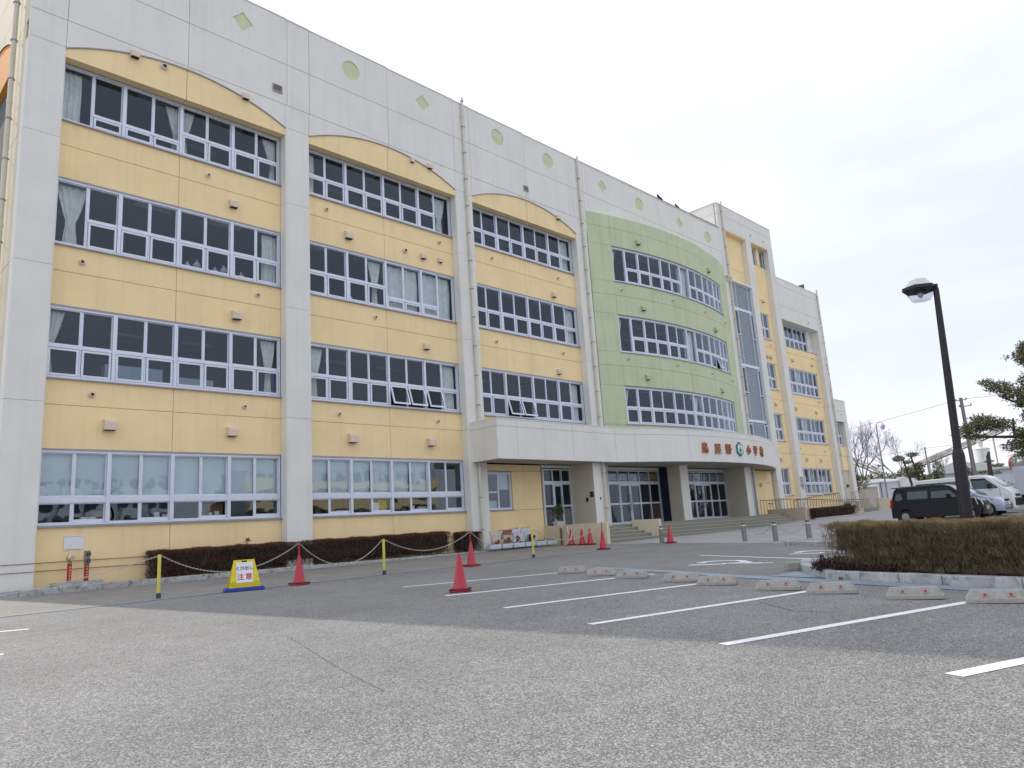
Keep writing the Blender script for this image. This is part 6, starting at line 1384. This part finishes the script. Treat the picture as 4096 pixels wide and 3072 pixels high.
# sheds
def shed(name, x0, x1, y0, y1, zb_, zt_, label, roof=.12, m='shedw', sh=None):
    r = tag(empty(name, ((x0+x1)/2, (y0+y1)/2, zb_)), label, 'shed'); r.location = (0, 0, 0)
    MB().box(x0, x1, y0, y1, zb_-.6, zt_).build('shed_wall', m, r); MB().box(x0-.15, x1+.15, y0-.15, y1+.15, zt_, zt_+roof).build('roof_trim', 'wht', r)
    if sh: MB().box(x0-.05, x0-.0, sh[0], sh[1], zb_, sh[2]).build('shutter', 'shutter', r); MB().box(x0-.08, x0, sh[0]-.06, sh[0], zb_, sh[2]).build('door_frame', 'wht', r); MB().box(x0-.08, x0, sh[0]-.06, sh[1], sh[2], sh[2]+.2).build('shutter_box', 'wht', r)
    return r
shed('garage', 75.4, 82, 1.5, 6.5, 1.0, 3.3, 'long low garage with a grey roller shutter and white fascia', .34, 'shedw', (1.65, 5.8, 2.95))
shed('shed', 75.6, 80, -.0, 1.42, 1.0, 3.3, 'pale blue end wall of the garage block', .12)
shed('shed', 76.2, 82, -2.0, -.05, 1.0, 3.55, 'white flat roofed shed behind the black car', .08, 'wht')
# far hedge and shrubs behind the sheds
def shrub(name, cs, n, size, m, label, seed=1, trunk=None):
    r = tag(empty(name, (cs[0][0], cs[0][1], 1)), label, 'tree' if trunk else 'shrub'); r.location = (0, 0, 0); leaves('crown', cs, n, size, m, r, seed)
    if trunk: MB().tube(trunk[0], trunk[1], 6).build('trunk', 'bark', r)
    return r
shrub('evergreen_hedge', [(85, 4+.9*i, 3.95+.12*sin(i*2), .8, .7, .7) for i in range(-3, 4)], 6000, .14, 'green2', 'dark green hedge showing over the garage roof', 31)
shrub('red_shrub', [(70.6, 2.0, 3.4, .5, .5, 1.3)], 1200, .14, 'leafred', 'dark reddish shrub pressed against the end of the school', 32)
shrub('round_shrub', [(72, 1.8, 3.3, .5, .7, .6)], 500, .14, 'green2', 'dark green shrub beside the reddish one behind the school', 33)
for i, (x, y, h, la) in enumerate(((57.36, -6.5, 4.3, 'topiary pine with flat pads, left of the small group'), (57.54, -7.0, 4.5, 'tallest topiary pine of the small group in the middle distance'), (57.6, -7.4, 3.6, 'low topiary pine at the right of the small group'))):
    cs = [(x, y-.1, h, .4, .42, .16), (x, y+.3, h-.5, .4, .34, .13), (x, y-.35, h-.75, .4, .32, .14), (x, y-.4, h-1.2, .4, .4, .18)]
    if i == 0: cs = [(x, y+.3, h, .35, .42, .2), (x, y-.25, h-.8, .3, .3, .12), (x, y-.4, h-1.25, .4, .4, .18)]
    if i == 2: cs = [(x, y, h, .4, .42, .2), (x, y+.3, h-.45, .4, .4, .2), (x, y-.2, h-.8, .4, .55, .25)]
    r = shrub('topiary_pine', cs, 1500, .10, 'pine', la, 40+i, ([(x, y-.5, .9), (x, y-.3, 2.5), (x, y, h-.05)], [.12, .09, .05])); r['group'] = 'topiary pines in the middle distance'
shrub('conifer', [(57.93, -8.5, 3.2, .4, .38, .75), (57.9, -8.2, 2.7, .4, .3, .5)], 1500, .10, 'green2', 'bushy yellow green conifer between the thin pole and the near lamp post', 44, ([(57.9, -8.4, .6), (57.9, -8.4, 3)], [.1, .04]))
shrub('conifer', [(58.6, -10.0, 3.1, .4, .25, .4), (58.6, -10.3, 2.9, .4, .2, .3)], 500, .1, 'green2', 'small conifer showing just right of the near lamp post', 45, ([(58.6, -10, .6), (58.6, -10, 3)], [.08, .04]))
r = shrub('topiary_pine', [(58.7, -11.5, 3.55, .3, .3, .06), (58.7, -11.9, 3.25, .3, .45, .12), (58.7, -11.0, 2.85, .3, .35, .1), (58.7, -11.8, 2.75, .3, .3, .09)], 1000, .085, 'pine', 'topiary pine with a thick dark topped trunk right of the utility pole', 46, ([(58.6, -11.5, .8), (58.6, -11.45, 2.6), (58.6, -11.5, 3.9), (58.6, -11.6, 4.2)], [.17, .15, .12, .07]))
bare_tree(62.5, -13.8, .8, 5.2, 1.1, 51, 'pale leafless shrubby tree at the right beyond the cars', depth=6, r0=.09); bare_tree(66, -17.0, .8, 6.5, 1.1, 52, 'leafless tree at the right edge behind the evergreen', depth=6, r0=.1)
# conveyor, silo, roofs
def truss(a, b, w, h, label, m='conv'):
    a, b = Vector(a), Vector(b); r = tag(empty('conveyor', tuple(a)), label, 'conveyor'); d = (b-a); n = max(4, int(d.length/1.3)); up = Vector((0, 0, h)); sd = Vector((0, 0, 1)).cross(d).normalized()*w/2
    r.location = (0, 0, 0)
    for s in (-1, 1):
        MB().tube([a+sd*s, b+sd*s], .10, 5).build('lower_chord', 'convrust', r); MB().tube([a+sd*s+up, b+sd*s+up], .10, 5).build('upper_chord', m, r)
        mb = MB()
        for i in range(n): p = a+d*i/n+sd*s; q = a+d*(i+1)/n+sd*s; mb.tube([p, p+up], .05, 4); mb.tube([p+up if i % 2 else p, q if i % 2 else q+up], .05, 4)
        mb.build('bracing', m, r)['kind'] = 'stuff'
    vs = [a-sd*.8+up*.3, b-sd*.8+up*.3, b+sd*.8+up*.3, a+sd*.8+up*.3]; vs2 = [p+up*.45 for p in vs]
    MB().add(vs+vs2, [(3, 2, 1, 0), (4, 5, 6, 7), (0, 1, 5, 4), (2, 3, 7, 6)]).build('belt_cover', 'silo', r)
    for t in (.3, .62, .9):
        p = a+d*t; mb = MB()
        for s in (-1, 1): mb.tube([p+sd*s, Vector((p.x, p.y, 0))+sd*s*1.6], .12, 5)
        mb.build('support', m, r)
    return r
truss((152.6, 24.0, 6.6), (156.7, 6.5, 12.9), 1.6, .95, 'long pale conveyor sloping up to the right behind the near lamp post')
truss((132.8, 20.0, 5.9), (131.3, 26.5, 9.9), 1.6, 1.1, 'pale conveyor sloping up to the left behind the leafless trees')
def silo(x, y, rad, z1, label, zb_=.5):
    r = tag(empty('silo', (x, y, zb_)), label, 'silo'); z1 -= zb_
    MB().lathe([(rad, 0), (rad, z1), (rad*.9, z1+.15), (rad*.35, z1+.35), (rad*.35, z1+1.2), (rad*.42, z1+1.2), (rad*.42, z1+1.32), (.05, z1+1.4)], n=24).build('tank', 'silo', r, smooth=True)
    for h in (z1*.45, z1*.75, z1-.05): MB().lathe([(rad+.02, h-.06), (rad+.07, h), (rad+.02, h+.06)], n=24).build('tank_ring', 'conv', r)
    MB().tube([(-rad-.1, -rad*.3, 0), (-rad-.1, -rad*.3, z1+.4)], .05, 5).build('ladder', 'conv', r); return r
silo(146.4, 8.3, 1.28, 9.6, 'pale cylindrical silo with a narrow neck right of the utility pole'); silo(150.0, 3.2, 2.2, 8.2, 'broad pale silo half hidden by the evergreen at the right')
r = tag(empty('roofed_building', (108, 3, 1)), 'low building with a grey green hipped roof behind the conifers', 'building'); r.location = (0, 0, 0)
MB().box(106.5, 118, -3, 5.4, 0, 4.6).build('building_wall', 'shedw', r); MB().add([(106, -3.6, 4.6), (118.5, -3.6, 4.6), (118.5, 6, 4.6), (106, 6, 4.6), (109, 3.2, 6.2), (116, 3.2, 6.2)], [(0, 1, 5, 4), (1, 2, 5), (2, 3, 4, 5), (3, 0, 4), (3, 2, 1, 0)]).build('roof', 'metalroof', r)
for k in range(4): MB().box(106.45, 106.5, -2.4+k*2, -1.2+k*2, 1.8, 3.2).build('window', 'cargl', r)
r = tag(empty('traffic_mirror', (44.1, -15.12, gz(44, -15)), 0), 'orange round traffic mirror on an orange pole behind the white van', 'traffic mirror')
b0 = gz(44, -15)
r.location = (60.0, -12.55, .55)
MB().tube([(0, 0, 0), (0, 0, 3.05)], .09, 10).build('mirror_pole', 'orange', r, smooth=True)
h = MB().lathe([(.42, .0), (.44, -.05), (.40, -.09), (.28, -.03), (.02, 0)], (0, 0, 0), 28, 'y').build('mirror_hood', 'orange', r, smooth=True); h.location = (-.1, 0, 2.85); h.rotation_euler = (.25, 0, -.35)
h = MB().lathe([(.36, -.085), (.24, -.115), (.1, -.13), (.01, -.135)], (0, 0, 0), 28, 'y').build('mirror_face', 'mirror', r, smooth=True); h.location = (-.1, 0, 2.85); h.rotation_euler = (.25, 0, -.35)
def house(x, y, w, d, zt_, label, m='shedw', rf='metalroof', roofh=1.6):
    r = tag(empty('house', (x, y, .8)), label, 'house'); z0 = -.3
    MB().box(-w/2, w/2, -d/2, d/2, z0, zt_-.8).build('house_wall', m, r); t = zt_-.8
    MB().add([(-w/2-.5, -d/2-.5, t), (w/2+.5, -d/2-.5, t), (w/2+.5, d/2+.5, t), (-w/2-.5, d/2+.5, t), (-w/2-.5, 0, t+roofh), (w/2+.5, 0, t+roofh)], [(0, 1, 5, 4), (2, 3, 4, 5), (1, 2, 5), (3, 0, 4), (3, 2, 1, 0)]).build('roof', rf, r)
    for k in range(3):
        for zz in (1.2, 3.6):
            if zz+1.2 < t: f_ = MB().box(-w/2-.04, -w/2, -d/2+.8+k*(d-2)/2.5, -d/2+2+k*(d-2)/2.5, zz, zz+1.2).build('window', 'wht', r); MB().box(-w/2-.06, -w/2-.04, -d/2+.9+k*(d-2)/2.5, -d/2+1.9+k*(d-2)/2.5, zz+.1, zz+1.1).build('pane', 'cargl', f_)
    return r
house(125, -2.5, 10, 9, 4.4, 'low grey house beyond the white van', 'shedw'); house(118, -12, 9, 8, 5.0, 'brown walled house partly behind the orange mirror', 'hood', 'metalroof'); house(110, -24, 10, 10, 6.2, 'pale house at the far right behind the truck', 'wht'); house(175, 30, 16, 10, 4.6, 'distant house beyond the garage', 'shedw')
tag(leaves('far_thicket', [(95+1.5*sin(i*1.7), -4-3.1*i, 2.0, 2, 1.9, 1.1) for i in range(12)]+[(100, 2+3*i, 2.2, 2, 2, .9) for i in range(5)], 9000, .22, 'twig2', None, 61), 'brown and olive thicket of shrubs beyond the car park', kind='stuff')
tag(leaves('far_woods', [(330+8*sin(i), 150-14*i, 3.0, 8, 9, 3.4+1.2*sin(i*2.3)) for i in range(26)], 11000, .9, 'green2', None, 62), 'far hazy line of trees along the horizon', kind='stuff')
# ---- crows
def crow(x, y, z, rz, label, s=1):
    r = tag(empty('crow', (x, y, z), rz), label, 'bird', 'crows on the parapet'); r.scale = (s, s, s)
    b = MB().tube([(-.16, 0, .11), (-.10, 0, .12), (.0, 0, .15), (.10, 0, .19), (.155, 0, .235), (.20, 0, .265), (.235, 0, .26), (.262, 0, .255), (.31, 0, .245)], [.02, .045, .075, .065, .045, .045, .03, .014, .003], 12).build('body', 'crow', r, smooth=True)
    MB().add([(-.10, -.04, .12), (-.10, .04, .12), (-.42, .045, .27), (-.42, -.045, .27), (-.10, -.035, .10), (-.10, .035, .10), (-.42, .04, .26), (-.42, -.04, .26)], [(0, 1, 2, 3), (7, 6, 5, 4), (0, 4, 5, 1), (2, 6, 7, 3), (1, 5, 6, 2), (3, 7, 4, 0)]).build('tail', 'crow', r)
    for q in (-1, 1):
        MB().add([(.08, q*.06, .20), (-.05, q*.078, .19), (-.27, q*.03, .15), (-.05, q*.07, .09), (.06, q*.06, .12)], [(0, 1, 2, 3, 4)]).build('wing', 'crow', r); MB().tube([(.02, q*.03, .1), (.02, q*.03, 0)], .008, 5).build('leg', 'crow', r)
    return r
crow(38.95, -.30, top_at(39)+.05, radians(185), 'crow perched on the roof edge, left of the two', 1.35); crow(40.98, -.30, top_at(41)+.05, radians(188), 'crow perched on the roof edge, right of the two', 1.2)
# ---- across the street behind the viewer: seen only mirrored in the ground floor glass or the car paint
r = tag(empty('apartment_block', (0, -92, 0)), 'apartment block with cream and ochre balconies mirrored in the ground floor windows', 'apartment building'); r.location = (0, 0, 0)
MB().box(12, 44, -104, -94, -2, 14.5).build('block_wall', 'shedw', r)
for k in range(4):
    for j in range(8): MB().box(12.5+j*4, 15.5+j*4, -94, -92.8, .6+3*k, 1.7+3*k).build('balcony', 'whtbox', r)
    for j in range(16): MB().box(12.4+j*2, 13.6+j*2, -93.98, -93.9, 1.6+3*k-.2, 3.2+3*k-.1).build('window', 'cargl', r)
r = tag(empty('apartment_block', (0, -92, 0)), 'wide building with yellow balcony bands mirrored in the second bay of ground floor windows', 'apartment building'); r.location = (0, 0, 0)
MB().box(56, 96, -104, -94, -2, 14).build('block_wall', 'shedw', r)
for k in range(4):
    MB().box(55.8, 96.2, -94, -92.6, .4+3.3*k, 1.9+3.3*k).build('balcony', 'yellow', r)
    for j in range(12): MB().box(57+j*3.2, 59.2+j*3.2, -93.98, -93.9, 1.9+3.3*k, 3.5+3.3*k).build('window', 'cargl', r)
for i, (x, y, h) in enumerate(((20, -80, 8), (29, -78, 7), (46, -80, 10), (52, -76, 8), (66, -80, 8), (78, -74, 9), (92, -82, 9), (-45, -40, 9), (-50, -20, 8), (-48, -62, 10), (-38, 0, 9), (-60, 15, 10), (-52, -5, 8), (-44, -52, 8))):  # unseen trees left of the viewer added so the black car mirrors less sky
    shrub('garden_tree', [(x, y, h*.42, h*.36, h*.34, h*.24), (x+h*.2, y, h*.32, h*.28, h*.28, h*.2)], 1500, .3, 'green2', ['low spreading tree behind the viewer', 'small tree behind the viewer'][i % 2]+' number place '[0:0], 70+i, ([(x, y, -1), (x, y, h*.5)], [.2, .1]))
for o in bpy.data.objects:
    if o.name.startswith('garden_tree'): o['group'] = 'trees behind the viewer'; o['label'] = 'green tree standing across the street behind the viewer'
